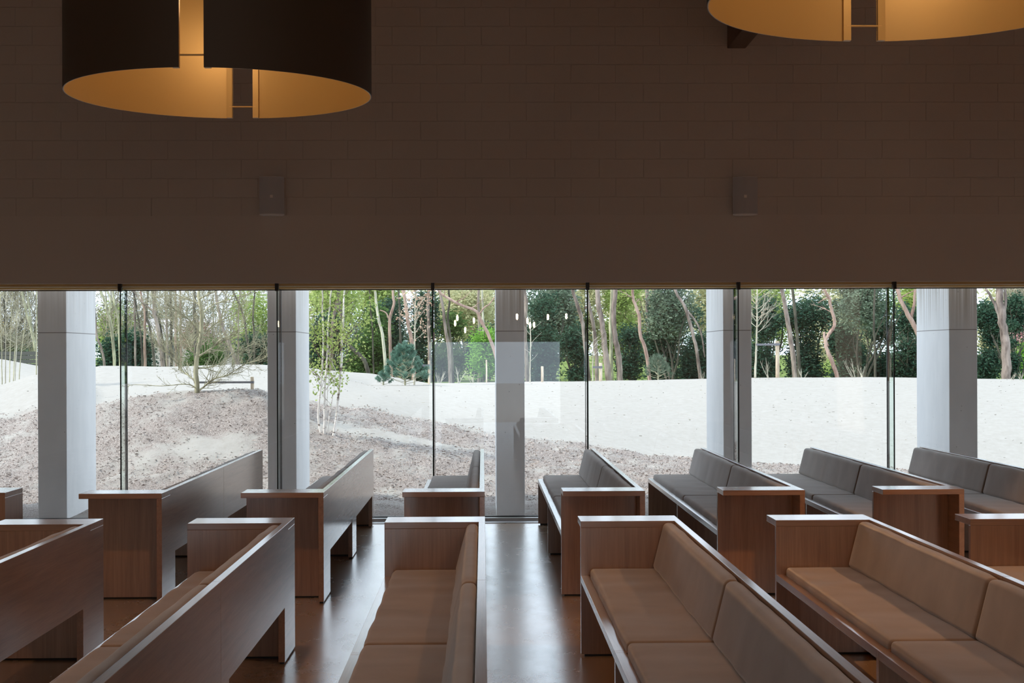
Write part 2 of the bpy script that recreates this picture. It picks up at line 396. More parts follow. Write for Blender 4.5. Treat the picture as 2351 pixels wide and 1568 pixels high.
def cushion(name, prof, y0, y1, parent, seed, crease):
    """prof: (x, z) outline, run along y; rounded and softly creased"""
    n = len(prof); v = [(x, y0, z) for x, z in prof] + [(x, y1, z) for x, z in prof]
    f = [tuple(range(n)), tuple(range(2 * n - 1, n - 1, -1))] + [(i, i + n, (i + 1) % n + n, (i + 1) % n) for i in range(n)]
    o = link(name, v, f, FAB, parent)
    bm = bmesh.new(); bm.from_mesh(o.data); bmesh.ops.recalc_face_normals(bm, faces=bm.faces)
    bmesh.ops.bevel(bm, geom=list(bm.edges), offset=0.021, segments=4, affect='EDGES', profile=0.5, clamp_overlap=True)
    L = abs(y1 - y0); k = int(L / 0.035)
    for i in range(1, k):
        yy = y0 + (y1 - y0) * i / k
        if min(abs(yy - y0), abs(yy - y1)) < 0.03: continue
        bmesh.ops.bisect_plane(bm, geom=list(bm.verts) + list(bm.edges) + list(bm.faces), plane_co=(0, yy, 0), plane_no=(0, 1, 0))
    xs = [p[0] for p in prof]; zs = [p[1] for p in prof]
    for i in range(1, 12):
        xx = min(xs) + (max(xs) - min(xs)) * i / 12
        bmesh.ops.bisect_plane(bm, geom=list(bm.verts) + list(bm.edges) + list(bm.faces), plane_co=(xx, 0, 0), plane_no=(1, 0, 0))
    if max(zs) - min(zs) > 0.15:
        for i in range(1, 8):
            zz = min(zs) + (max(zs) - min(zs)) * i / 8
            bmesh.ops.bisect_plane(bm, geom=list(bm.verts) + list(bm.edges) + list(bm.faces), plane_co=(0, 0, zz), plane_no=(0, 0, 1))
    bm.normal_update()
    mx, mz = sum(xs) / n, sum(zs) / n; my = (y0 + y1) / 2
    for q in bm.verts:
        p = Vector((q.co.x * 2.2, q.co.y * 4.5, q.co.z * 2.2)) + Vector((seed * 7.1, 0, 0))
        a = mnoise.noise(p) * crease + mnoise.noise(Vector((q.co.x * 4, q.co.y * 3, q.co.z * 4 + seed))) * 0.004
        e = min(1, min(abs(q.co.y - y0), abs(q.co.y - y1)) / 0.10)
        q.co += q.normal * (a * e + 0.004 * e)
    bm.to_mesh(o.data); bm.free()
    o.data.polygons.foreach_set('use_smooth', [True] * len(o.data.polygons))
    return o

def make_bench(sg):
    """sg=+1: armrest end nearest the camera, bench runs to the window; -1: armrest at the far end"""
    root = bpy.data.objects.new('bench', None); COL.objects.link(root)
    def yy(a, b): return (min(a * sg, b * sg), max(a * sg, b * sg))
    def part(name, x0, x1, s0, s1, z0, z1, m, bv=0.0015): return bx(name, (x0, x1, *yy(s0, s1), z0, z1), m, root, bv)
    g = 0.0015; zb = 0.012; zo = 0.311
    o1 = [(0, zb), (0, HB - TB), (ARM, HB - TB), (ARM, HB), (MID - g, HB), (MID - g, zb), (MID - 0.2, zb), (MID - 0.2, zo), (0.455, zo), (0.455, zb)]
    o2 = [(MID + g, zb), (MID + g, HB), (LEN, HB), (LEN, zb), (LEN - 0.2, zb), (LEN - 0.2, zo), (MID + 0.2, zo), (MID + 0.2, zb)]
    for o_ in (o1, o2): prism_x('backrest', [(y * sg, z) for y, z in o_], -TB, 0, WY, root, 0.0012)
    part('armrest', -WB, 0, 0, ARM - 0.0005, HB - TB + 0.0005, HB, WX)
    part('end_panel', -WB + 0.0, -TB - 0.0005, ARM - TB, ARM, zb, HB - TB, WZ)
    part('leg_panel', -WB, -TB - 0.0005, MID - 0.019, MID + 0.019, zb, 0.455, WZ)
    part('leg_panel', -WB, -TB - 0.0005, LEN - TB, LEN, zb, 0.455, WZ)
    for a, b in ((ARM, MID - 0.019), (MID + 0.019, LEN - TB)):
        part('seat_rail', -WB, -WB + 0.047, a + 0.0005, b - 0.0005, 0.417, 0.455, WY)
        part('seat_board', -WB + 0.0475, -TB - 0.0005, a + 0.0005, b - 0.0005, 0.395, 0.42, WY)
    for s in (ARM - TB, MID - 0.018, LEN - TB):
        part('plinth', -WB + 0.02, -0.02, s + 0.006, s + 0.03, 0.0, zb, M_BLACK, 0)
    part('plinth', -TB + 0.006, -0.006, 0.012, 0.44, 0.0, zb, M_BLACK, 0)
    for i, (a, b) in enumerate(((ARM + 0.004, MID - 0.006), (MID + 0.006, LEN - 0.004))):
        cushion('seat_cushion', [(-WB + 0.052, 0.421), (-0.05, 0.421), (-0.05, 0.495), (-WB + 0.052, 0.495)], a * sg, b * sg, root, i + 3 * sg, 0.0055)
        cushion('back_cushion', [(-0.162, 0.497), (-0.041, 0.497), (-0.041, 0.75), (-0.098, 0.75)], a * sg, b * sg, root, i + 9 * sg, 0.004)
    return root

far = ['leftmost far bench by the window, long oak back rising toward the second column',
       'second far bench from left, its oak back shining silver in the daylight',
       'far middle bench seen almost end on, beside the middle concrete column',
       'grey lit bench just right of the middle column by the window',
       'far window bench in front of the fourth concrete column, grey velvet cushions facing left',
       'far window bench second from right, its armrest end lit orange by the lamp',
       'far window bench at the right edge, only its grey cushions in view']
near = ['near bench cut off at the left edge, broad brown back board in shade',
        'near bench left of centre, long oak back running down to the bottom left corner',
        'near middle bench seen lengthwise, brown velvet seat beside the shiny aisle floor',
        'near bench right of the bright aisle floor, brown seat and back cushions open to view',
        'near bench second from right, cushion glowing orange by its armrest',
        'near bench cut off at the right edge, only its armrest end showing']
fb, nb = make_bench(1), make_bench(-1)
for i, k in enumerate(range(-2, 5)):
    o = fb if i == 0 else copy_tree(fb); o.location = (X0 + P * k, YN, 0)
    tag(o, far[i], 'bench', 'benches in the row by the window')
for i, k in enumerate(range(-2, 4)):
    o = nb if i == 0 else copy_tree(nb); o.location = (X0 + P * k, Y2, 0)
    tag(o, near[i], 'bench', 'benches in the row nearest the camera')
# short console at the left edge
cx, c0, c1 = X0 - 3 * P, 10.66, 11.07
t = empty('console_table', (cx, c0, 0), 'short oak console table at the left edge, window visible beneath its top', 'table')
bx('tabletop', (-WB, 0, 0, c1 - c0, HB - TB, HB), WX, t, 0.0015)
for x in (-WB, -TB): bx('side_panel', (x, x + TB, 0, c1 - c0, 0.0, HB - TB), WZ, t, 0.0015)
bx('apron', (-WB + TB, -TB, 0.04, 0.075, 0.632, HB - TB), WX, t, 0.001)

# ------------------------------------------------------------------ drum lamps
def make_lamp():
    R, H, s, th = 0.844, 1.15, 0.0627, 0.007
    root = bpy.data.objects.new('drum_lamp', None); COL.objects.link(root)
    for sg in (1, -1):
        a0 = math.asin(s / R); n = 72
        for nm, r0, r1, m in (('shade', R - th * 0.45, R, M_SHADE_OUT), ('lining', R - th, R - th * 0.5, M_SHADE_IN)):
            v, f = [], []
            for i in range(n + 1):
                a = -math.pi / 2 + a0 + (math.pi - 2 * a0) * i / n
                for r in (r0, r1):
                    for z in (0, H): v.append((sg * r * math.cos(a), r * math.sin(a), z))
            for i in range(n):
                q = 4 * i; f += [(q, q + 4, q + 5, q + 1), (q + 2, q + 3, q + 7, q + 6), (q, q + 2, q + 6, q + 4), (q + 1, q + 5, q + 7, q + 3)]
            f += [(0, 1, 3, 2), (4 * n, 4 * n + 2, 4 * n + 3, 4 * n + 1)]
            o = link(nm, v, f, m, root)
            bm = bmesh.new(); bm.from_mesh(o.data); bmesh.ops.recalc_face_normals(bm, faces=bm.faces); bm.to_mesh(o.data); bm.free()
            o.data.polygons.foreach_set('use_smooth', [len(p.vertices) == 4 and abs(p.normal.z) < 0.5 for p in o.data.polygons])
            if nm == 'shade': o.data.set_sharp_from_angle(angle=0.6)
            else: o.data.set_sharp_from_angle(angle=0.6)
        # folded lips beside the slits
        for yy in (-1, 1):
            y = yy * (math.sqrt(R * R - (s + 0.034) ** 2) - 0.009)
            MB().box(min(sg * s, sg * (s + 0.034)), max(sg * s, sg * (s + 0.034)), min(y, y - yy * 0.022), max(y, y - yy * 0.022), 0.0, H).build('lip', M_SHADE_IN, root)
    for yy in (-1, 1):
        for z in (0.067, 1.0):
            y = yy * (R - 0.030)
            MB().tube([(-s - 0.012, y, z), (s + 0.012, y, z)], [0.0048] * 2, 8).tube([(-s - 0.018, y, z), (-s - 0.004, y, z)], [0.007] * 2, 8).tube([(s + 0.004, y, z), (s + 0.018, y, z)], [0.007] * 2, 8).build('spacer_rod', M_ROD, root)
    fr = MB()
    for a in range(4):
        c_, s_ = math.cos(math.pi * (a / 2 + 0.25)), math.sin(math.pi * (a / 2 + 0.25))
        fr.tube([(0, 0, 1.1), (c_ * (R - 0.01), s_ * (R - 0.01), 1.1)], [0.012] * 2, 8)
    fr.tube([(0, 0, 0.84), (0, 0, ZC - 3.153 + 0.02)], [0.012] * 2, 8).build('hanger', M_STEEL, root)
    b = bmesh.new(); bmesh.ops.create_uvsphere(b, u_segments=20, v_segments=14, radius=0.045)
    me = bpy.data.meshes.new('bulb'); b.to_mesh(me); b.free(); me.materials.append(M_BULB)
    me.polygons.foreach_set('use_smooth', [True] * len(me.polygons))
    o = bpy.data.objects.new('bulb', me); COL.objects.link(o); o.parent = root; o.location = (0.0, 0, 0.575)
    MB().tube([(0, 0, 0.61), (0, 0, 0.84)], [0.028, 0.028], 14).build('socket', M_STEEL, root, smooth=False)
    return root
lamp0 = make_lamp()
LZ = 3.153
for i, (x, y, dim, lab) in enumerate(((-1.462, 8.60, 1.2, 'large slotted drum pendant lamp with gold lining at upper left'),
                                 (1.778, 6.286, 0.8, 'large slotted drum pendant lamp with gold lining at upper right'),
                                 (4.10, 8.75, 3.6, 'drum pendant lamp outside the frame to the right'),
                                 (-4.70, 6.286, 0.9, 'added drum pendant lamp, unseen outside the frame to the left'))):  # lamp at the left is added out of view for more warm light
    o = lamp0 if i == 0 else copy_tree(lamp0)
    o.location = (x, y, LZ); tag(o, lab, 'lamp', 'gold lined drum pendant lamps')
    l2 = bpy.data.lights.new('lamp_downlight', 'SPOT'); l2.energy = LAMP_W * dim; l2.color = (1.0, 0.52, 0.23); l2.shadow_soft_size = 0.05; l2.spot_size = math.radians(106); l2.spot_blend = 0.35
    lo = bpy.data.objects.new('lamp_downlight', l2); COL.objects.link(lo); lo.location = (x, y, LZ + 0.50)
    ld = bpy.data.lights.new('lamp_light', 'POINT'); ld.energy = LAMP_W * 0.055; ld.color = (1.0, 0.60, 0.30); ld.shadow_soft_size = 0.05
    lo = bpy.data.objects.new('lamp_light', ld); COL.objects.link(lo); lo.location = (x, y, LZ + 0.50)

# ------------------------------------------------------------------ loudspeakers
def make_speaker():
    root = bpy.data.objects.new('wall_speaker', None); COL.objects.link(root)
    Wd, H, D, n = 0.25, 0.385, 0.15, 14
    out = [(-Wd / 2 + 0.03, 0), (-Wd / 2, -D * 0.62)]
    arc = [(-Wd / 2 + Wd * i / n, -D * 0.72 - D * 0.28 * math.sin(math.pi * i / n)) for i in range(n + 1)]
    def pr(name, ol, z0, z1, m, bv=0.002):
        k = len(ol); v = [(x, y, z0) for x, y in ol] + [(x, y, z1) for x, y in ol]
        f = [tuple(range(k)), tuple(range(2 * k - 1, k - 1, -1))] + [(i, i + k, (i + 1) % k + k, (i + 1) % k) for i in range(k)]
        o = link(name, v, f, m, root); bm = bmesh.new(); bm.from_mesh(o.data); bmesh.ops.recalc_face_normals(bm, faces=bm.faces)
        bmesh.ops.bevel(bm, geom=[e for e in bm.edges if abs(e.verts[0].co.z - e.verts[1].co.z) < 1e-6], offset=bv, segments=2, affect='EDGES'); bm.to_mesh(o.data); bm.free(); return o
    body = [(-Wd / 2 + 0.03, 0)] + [(-Wd / 2 + 0.002, -D * 0.7)] + [(x * 0.985, y + 0.012) for x, y in arc[1:-1]] + [(Wd / 2 - 0.002, -D * 0.7), (Wd / 2 - 0.03, 0)]
    pr('housing', body, -H / 2, H / 2, M_SPK)
    gr = [(x * 0.985, y) for x, y in arc] + [(x * 0.985, y + 0.010) for x, y in reversed(arc)]
    pr('grille', gr, -H / 2 + 0.014, H / 2 - 0.006, M_GRILLE, 0.001)
    bx('badge', (-0.0135, 0.0135, -D - 0.003, -D + 0.004, -0.02, 0.008), M_BADGE, root)
    bx('bracket', (-0.04, 0.04, 0, 0.028, -0.12, 0.12), M_STEEL, root)
    return root
s0 = make_speaker(); s1 = copy_tree(s0)
for o, u, rz, rx, lab in ((s0, 626, 0.05, 0.06, 'white wall loudspeaker on the block wall below the left drum lamp'), (s1, 1709, -0.10, 0.06, 'white wall loudspeaker on the right part of the block wall')):
    p = W(u, 452, YW - 0.03); o.location = (p.x, YW - 0.029, p.z); o.rotation_euler = (rx * 0.3, 0, rz); tag(o, lab, 'loudspeaker', 'wall loudspeakers')

# small pendant bulbs at the rear of the hall, seen mirrored in the panes
MIRR = 2 * YG
BL = ['mirrored in the fourth pane nearest its left fin, upper one', 'mirrored in the fourth pane nearest its left fin, lower one', 'mirrored in the fourth pane left of the middle column', 'mirrored on the middle concrete column',
      'mirrored just right of the middle column, highest of three', 'mirrored just right of the middle column, above the thin sapling', 'mirrored just right of the thin sapling tip', 'mirrored over the tall yew in the fourth pane',
      'mirrored left of the fourth glass fin', 'mirrored beside the second concrete column', 'mirrored at the sixth glass fin', 'mirrored lowest in the fourth pane']
for i, (u, v, yb) in enumerate(((1050, 728, -3.5), (1045, 740, -3.0), (1088, 734, -4.2), (1187, 725, -3.0), (1211, 735, -4.0), (1217, 745, -3.2), (1226, 744, -4.6), (1258, 726, -4.0), (1300, 724, -4.4), (640, 742, -3.4), (2044, 744, -3.4), (1068, 756, -4.8))):
    p = W(u, v, MIRR - yb)
    t = empty('pendant_bulb', (p.x, yb, p.z), 'bare glowing pendant bulb, ' + BL[i], 'lamp', 'bare bulbs mirrored in the glass')
    MB().tube([(0, 0, -0.09), (0, 0, -0.06), (0, 0, 0.02), (0, 0, 0.05)], [0.012, 0.026, 0.026, 0.014], 10).build('bulb', M_BULB, t, smooth=True)
    MB().tube([(0, 0, 0.05), (0, 0, 0.12)], [0.016, 0.016], 8).tube([(0, 0, 0.12), (0, 0, ZC - p.z)], [0.003, 0.003], 5).build('cord', M_STEEL, t)

# ================================================================== outside
# concrete fins carrying the canopy
CX, CP, CW, CY, CD = 0.2895, 2.397, 0.300, 16.15, 1.218
cl = ['outermost concrete column at the left edge beyond the frame', 'concrete column nearest the left edge, pale lit right flank', 'second concrete column from the left, behind two glass fins',
      'middle concrete column with brown run-off stains at its top', 'concrete column with bright left flank behind a glass fin, right of the middle one', 'concrete column nearest the right edge, widest pale left flank',
      'outermost concrete column at the right beyond the frame']
CM0, CM1 = concrete(0.25), concrete(0.9)
for i, k in enumerate(range(-3, 4)):
    o = bx('concrete_column', (CX + CP * k - CW / 2, CX + CP * k + CW / 2, CY, CY + CD, -0.15, 6.6), CM1 if k in (0, 2) else CM0, bevel=0.006)
    tag(o, cl[i], 'column', 'concrete columns outside the glass')

# ------------------------------------------------------------------ terrain
ST = [20, 21.5, 23, 25, 28, 31, 35]
TAB = [(-150, [1085, 1020, 960, 905, 880, 870, 822]), (0, [1080, 1015, 955, 885, 897, 880, 824]), (85, [1072, 1000, 930, 858, 880, 872, 839]),
       (150, [1060, 990, 925, 870, 880, 860, 842]), (230, [1035, 925, 935, 915, 880, 840, 850]), (350, [1000, 905, 925, 905, 875, 842, 850]), (450, [990, 897, 920, 900, 870, 840, 850]),
       (600, [985, 893, 905, 895, 865, 838, 845]), (730, [1008, 958, 918, 892, 862, 848, 850]), (850, [1030, 975, 930, 905, 884, 888, 857]),
       (1000, [1050, 1005, 965, 925, 885, 880, 884]), (1180, [1075, 1030, 1000, 950, 895, 878, 888]), (1500, [1092, 1062, 1038, 975, 905, 873, 882]),
       (1700, [1100, 1072, 1055, 985, 905, 868, 880]), (2000, [1105, 1082, 1070, 990, 905, 866, 878]), (2300, [1107, 1085, 1075, 990, 905, 872, 874]), (2700, [1107, 1085, 1075, 990, 905, 872, 874])]
YM = [(-150, 23), (0, 23.0), (85, 23.1), (150, 22.9), (230, 21.7), (350, 21.6), (450, 21.6), (600, 21.6), (700, 22.7), (850, 22.9), (1000, 23.1), (1180, 23.0), (1345, 23.2), (1500, 22.8), (1700, 22.6), (2000, 22.5), (2700, 22.5)]
us = np.array([t_[0] for t_ in TAB], float)
ztab = np.array([[W(u, v, y).z for v, y in zip(vs, ST)] for u, vs in TAB])
def gz(x, y):
    u = float(np.clip(U(x, max(y, 12)), -150, 2700))
    col = [np.interp(u, us, ztab[:, k]) for k in range(len(ST))]
    ys = [10, 16.3, 18.0] + ST + [40, 46, 60, 100, 200]
    back = [0.80, 0.86, 1.02, 1.30, 1.5]
    zs = [0.0, 0.0, 0.03] + list(col) + back
    # smooth interpolation (monotone hermite)
    i = min(max(np.searchsorted(ys, y) - 1, 0), len(ys) - 2)
    h = ys[i + 1] - ys[i]; t_ = min(max((y - ys[i]) / h, 0), 1)
    def sl(k):
        if k <= 0 or k >= len(ys) - 1: return 0.0
        a = (zs[k] - zs[k - 1]) / (ys[k] - ys[k - 1]); b = (zs[k + 1] - zs[k]) / (ys[k + 1] - ys[k])
        return 0.0 if a * b <= 0 else 2 * a * b / (a + b)
    m0, m1 = sl(i) * h, sl(i + 1) * h
    return ((2 * t_**3 - 3 * t_**2 + 1) * zs[i] + (t_**3 - 2 * t_**2 + t_) * m0 + (-2 * t_**3 + 3 * t_**2) * zs[i + 1] + (t_**3 - t_**2) * m1)
def mulch_at(x, y):
    u = U(x, y); ym = np.interp(u, [a for a, _ in YM], [b for _, b in YM])
    m = min(max((ym + 0.12 - y) / 0.5, -0.6), 1)
    if y < 17.5: m = min(m, 1)
    # barer sand patches among the litter
    p = W(740, 990, 20.4)
    d = math.hypot((x - p.x - 0.75) / 1.6, (y - 20.9) / 0.55)
    if d < 1: m -= 0.75 * (1 - d)
    p = W(470, 1030, 19.6); d = math.hypot((x - p.x) / 1.5, (y - 19.5) / 0.45)
    if d < 1: m -= 0.5 * (1 - d)
    if 24.2 < y < 26 and False: m = m
    return m
def gfull(x, y):
    z = gz(x, y)
    m = mulch_at(x, y) if y > 17 else 0
    z += 0.02 * mnoise.noise(Vector((x * 0.9, y * 0.9, 0)))
    if m > 0: z += max(0, m) * (0.05 * mnoise.noise(Vector((x * 3, y * 3, 3))) + 0.035 * mnoise.noise(Vector((x * 9, y * 9, 5))))
    return z
xs = np.concatenate([np.linspace(-60, -11, 25), np.linspace(-10.8, 12.8, 300), np.linspace(13, 62, 25)])
ys = np.concatenate([np.linspace(15.82, 24, 130), np.linspace(24.12, 36, 90), np.linspace(36.5, 60, 40), np.linspace(63, 200, 20)])
V, MU, GR = [], [], []
for y in ys:
    for x in xs:
        V.append((x, y, gfull(x, y))); MU.append(mulch_at(x, y) if y < 36 else 0.0)
        u = U(x, y); GR.append(min(max((y - 36.0) / 1.5, 0), 1))
nx, ny = len(xs), len(ys)
Fc = [(j * nx + i, j * nx + i + 1, (j + 1) * nx + i + 1, (j + 1) * nx + i) for j in range(ny - 1) for i in range(nx - 1)]
gnd = link('ground', V, Fc, ground_mat(), smooth=True); tag(gnd, kind='structure')
for nm, arr in (('mulch', MU), ('grass', GR)):
    a = gnd.data.attributes.new(nm, 'FLOAT', 'POINT'); a.data.foreach_set('value', arr)
tag(bx('yard', (-60, 62, -60, YB - 0.35, -0.3, -0.02), plain('yard_gravel', (0.45, 0.43, 0.40), 0.9)), kind='structure')

# litter: wood chips, twigs and dry leaves
def quads(name, C, A, B, mat, parent=None):
    n = len(C); v = np.empty((n, 4, 3)); v[:, 0] = C - A - B; v[:, 1] = C + A - B; v[:, 2] = C + A + B; v[:, 3] = C - A + B
    me = bpy.data.meshes.new(name); me.vertices.add(4 * n); me.vertices.foreach_set('co', v.reshape(-1)); me.loops.add(4 * n); me.loops.foreach_set('vertex_index', np.arange(4 * n))
    me.polygons.add(n); me.polygons.foreach_set('loop_start', np.arange(n) * 4); me.polygons.foreach_set('loop_total', np.full(n, 4)); me.update(); me.materials.append(mat)
    o = bpy.data.objects.new(name, me); COL.objects.link(o)
    if parent: o.parent = parent
    return o
chipm = bark('dry_litter', (0.13, 0.10, 0.09), (0.55, 0.48, 0.44), 30)
def unit(n):
    a = rng.normal(size=(n, 3)); return a / np.linalg.norm(a, axis=1)[:, None]
pts = []
while len(pts) < 26000:
    u = random.uniform(-60, 2420); y = 17.6 + 6.0 * random.random() ** 1.0
    x = W(u, 900, y).x; m = mulch_at(x, y)
    nn = mnoise.noise(Vector((x * 1.6, y * 1.6, 1))) * 0.7
    if m + nn > random.uniform(0.35, 1.0) and y > 17.2: pts.append((x, y, gfull(x, y) + random.uniform(0.0, 0.02)))
C = np.array(pts); n = len(C)
A = unit(n); A[:, 2] *= 0.35; A *= (rng.uniform(0.008, 0.034, n) * rng.uniform(0.5, 1, n))[:, None]
B = np.cross(A, unit(n)); B /= np.linalg.norm(B, axis=1)[:, None] + 1e-9; B *= rng.uniform(0.002, 0.007, n)[:, None]
tag(quads('leaf_litter', C, A, B, chipm), 'loose wood chips and dry leaves scattered over the sand outside the glass', 'litter', kind='stuff')
# sparse twigs lying on the clean sand
pts = []
for _ in range(900):
    u = random.uniform(-20, 2400); y = random.uniform(23.5, 31.5); x = W(u, 900, y).x; pts.append((x, y, gfull(x, y) + 0.006))
C = np.array(pts); n = len(C); A = unit(n); A[:, 2] *= 0.15; A *= rng.uniform(0.006, 0.026, n)[:, None]
B = np.cross(A, unit(n)); B /= np.linalg.norm(B, axis=1)[:, None] + 1e-9; B *= rng.uniform(0.0015, 0.004, n)[:, None]
tag(quads('sand_twigs', C, A, B, bark('grey_twigs', (0.10, 0.09, 0.07), (0.30, 0.27, 0.2), 6)), 'sparse dark twigs lying on the clean white sand slope', 'twigs', kind='stuff')

# ------------------------------------------------------------------ planting
B_PINE = bark('grey_pine_bark', (0.10, 0.075, 0.065), (0.33, 0.27, 0.235), 7)
B_RED = bark('red_pine_bark', (0.20, 0.125, 0.10), (0.46, 0.33, 0.27), 6)
B_DARK = bark('dark_bark', (0.035, 0.032, 0.028), (0.12, 0.11, 0.085), 8)
B_PALE = bark('pale_bark', (0.28, 0.26, 0.20), (0.58, 0.55, 0.44), 9)
B_OLIVE = bark('olive_bark', (0.20, 0.19, 0.13), (0.50, 0.48, 0.33), 10)
B_BIRCH = bark('birch_bark', (0.20, 0.16, 0.14), (0.86, 0.82, 0.78), 2.0, True)
B_STAKE = bark('stake_wood', (0.40, 0.31, 0.22), (0.66, 0.56, 0.44), 9)
L_DARK = leaf('dark_evergreen', (0.020, 0.055, 0.040), (0.065, 0.125, 0.080), 0.2)
L_MID = leaf('mid_green', (0.05, 0.11, 0.035), (0.13, 0.22, 0.07), 0.35)
L_LIGHT = leaf('spring_green', (0.24, 0.34, 0.09), (0.46, 0.54, 0.20), 0.5)
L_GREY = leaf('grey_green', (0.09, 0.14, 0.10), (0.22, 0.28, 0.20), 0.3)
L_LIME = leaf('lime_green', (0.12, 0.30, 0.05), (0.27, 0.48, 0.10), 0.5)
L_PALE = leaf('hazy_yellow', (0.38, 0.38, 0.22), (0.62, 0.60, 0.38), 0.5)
L_BLUE = leaf('blue_needles', (0.09, 0.20, 0.15), (0.22, 0.36, 0.28), 0.2)
L_COPPER = leaf('copper_leaves', (0.40, 0.26, 0.18), (0.64, 0.48, 0.37), 0.4)
L_PINK = leaf('pink_blossom', (0.55, 0.30, 0.34), (0.75, 0.50, 0.52), 0.4)
L_RUST = leaf('rusty_hedge', (0.22, 0.12, 0.10), (0.42, 0.26, 0.2), 0.3)

def leafcloud(name, blobs, n, size, mat, parent=None, droop=0.0, hollow=0.5):
    tot = sum(b[3] * b[4] * b[5] for b in blobs); Cs = []
    for x, y, z, rx, ry, rz in blobs:
        k = max(8, int(n * rx * ry * rz / tot)); d = unit(k); r = (rng.random(k) ** (1 / 3)) * (1 - hollow) + hollow * rng.uniform(0.75, 1.05, k)
        Cs.append(d * r[:, None] * (rx, ry, rz) + (x, y, z))
    C = np.concatenate(Cs); k = len(C)
    # gather into sprays
    spr = C[rng.integers(0, k, max(10, k // 9))]; C = spr[rng.integers(0, len(spr), k)] + rng.normal(size=(k, 3)) * (size * 2.2)
    A = unit(k); A[:, 2] *= 0.6; A *= (size * rng.uniform(0.5, 1.1, k))[:, None]
    B = np.cross(A, unit(k)); B /= np.linalg.norm(B, axis=1)[:, None] + 1e-9; B *= (size * 0.42 * rng.uniform(0.5, 1, k))[:, None]
    return quads(name, C, A, B, mat, parent)

def wob(pts, amt, sub=3):
    """finer, slightly irregular polyline through pts"""
    out = []; P_ = [Vector(p) for p in pts]
    for i in range(len(P_) - 1):
        p0, p1, p2, p3 = P_[max(i - 1, 0)], P_[i], P_[i + 1], P_[min(i + 2, len(P_) - 1)]
        for k in range(sub):
            t_ = k / sub
            q = 0.5 * ((2 * p1) + (-p0 + p2) * t_ + (2 * p0 - 5 * p1 + 4 * p2 - p3) * t_ * t_ + (-p0 + 3 * p1 - 3 * p2 + p3) * t_**3)
            if i or k: q += Vector((random.uniform(-amt, amt), random.uniform(-amt, amt), 0))
            out.append(q)
    out.append(P_[-1]); return out

def limb(mb, p, d, L, r, depth, up=0.15, wig=0.25, nsub=4, spread=0.8, sides=5, tips=None, first=0.25):
    pts, rad = [Vector(p)], [r]; d = Vector(d).normalized(); k = max(4, int(L / 0.12) if L < 1.5 else 8)
    for i in range(k):
        d = (d + Vector((random.uniform(-wig, wig), random.uniform(-wig, wig), random.uniform(-wig, wig) * 0.6 + up * 0.3))).normalized()
        pts.append(pts[-1] + d * (L / k)); rad.append(r * (1 - 0.8 * (i + 1) / k))
    mb.tube(pts, rad, sides, False)
    if tips is not None: tips.append(pts[-1])
    if depth > 0:
        for j in range(nsub):
            i = int(k * (first + (0.95 - first) * (j + random.random() * 0.6) / nsub)); i = min(i, k - 1)
            dd = (pts[i + 1] - pts[i]).normalized(); ax = Vector(unit(1)[0]); side = (ax - dd * ax.dot(dd)).normalized()
            nd = (dd + side * random.uniform(0.5, 1.1) * spread)
            limb(mb, pts[i], nd, L * random.uniform(0.32, 0.6), max(rad[i] * 0.6, 0.0022), depth - 1, up, wig, nsub, spread, max(3, sides - 1), tips)

crown_src = None
def tree(name, label, pts, wpx, Y, mat, forks=(), crown=L_DARK, top=6.2, group='trunks of the wood behind the sand bank', cat='tree'):
    """trunk through measured places at depth Y, carried on up to its crown"""
    global crown_src
    p = [W(u, v, Y + dy) for u, v, dy in [(q[0], q[1], q[2] if len(q) > 2 else 0) for q in pts]]
    g = gfull(p[0].x, p[0].y); base = Vector((p[0].x + (p[0].x - p[1].x) * 0.1, p[0].y, g - 0.05)); rt = wpx * Y / F / 2
    loc = Vector((base.x, base.y, g))
    t = empty(name, loc, label, cat, group)
    d = (p[-1] - p[-2]).normalized(); d = (d + Vector((0, 0, 0.8))).normalized()
    q = p[-1]; ext = []
    while q.z < top and len(ext) < 6: q = q + d * 1.0; ext.append(q.copy())
    line = wob([base] + [v for v in p if v.z > g + 0.1] + ext, rt * 0.18, 4)
    n = len(line); rad = [rt * (1.22 if i == 0 else 1.08 if i < 3 else 1.0) * (1 - 0.45 * i / n) * random.uniform(0.94, 1.06) for i in range(n)]
    MB().tube([v - loc for v in line], rad, 9).build('trunk', mat, t, smooth=True)
    for fk in forks:
        fp, fw = fk[0], fk[1]
        fl = wob([W(u, v, Y) for u, v in fp] , rt * 0.1, 4); m = len(fl); fr_ = fw * Y / F / 2
        MB().tube([v - loc for v in fl], [fr_ * (1 - 0.45 * i / m) for i in range(m)], 8).build('branch', mat, t, smooth=True)
    # high branches and the crown above the window head
    mb = MB(); tp = line[-1]
    for j in range(3):
        a = random.uniform(0, 6.28); limb(mb, line[int(n * (0.62 + 0.1 * j))] - loc, (math.cos(a), math.sin(a), 0.5), 0.6, rt * 0.3, 1, 0.1, 0.3, 3)
    mb.build('branch', mat, t, smooth=True)
    return t

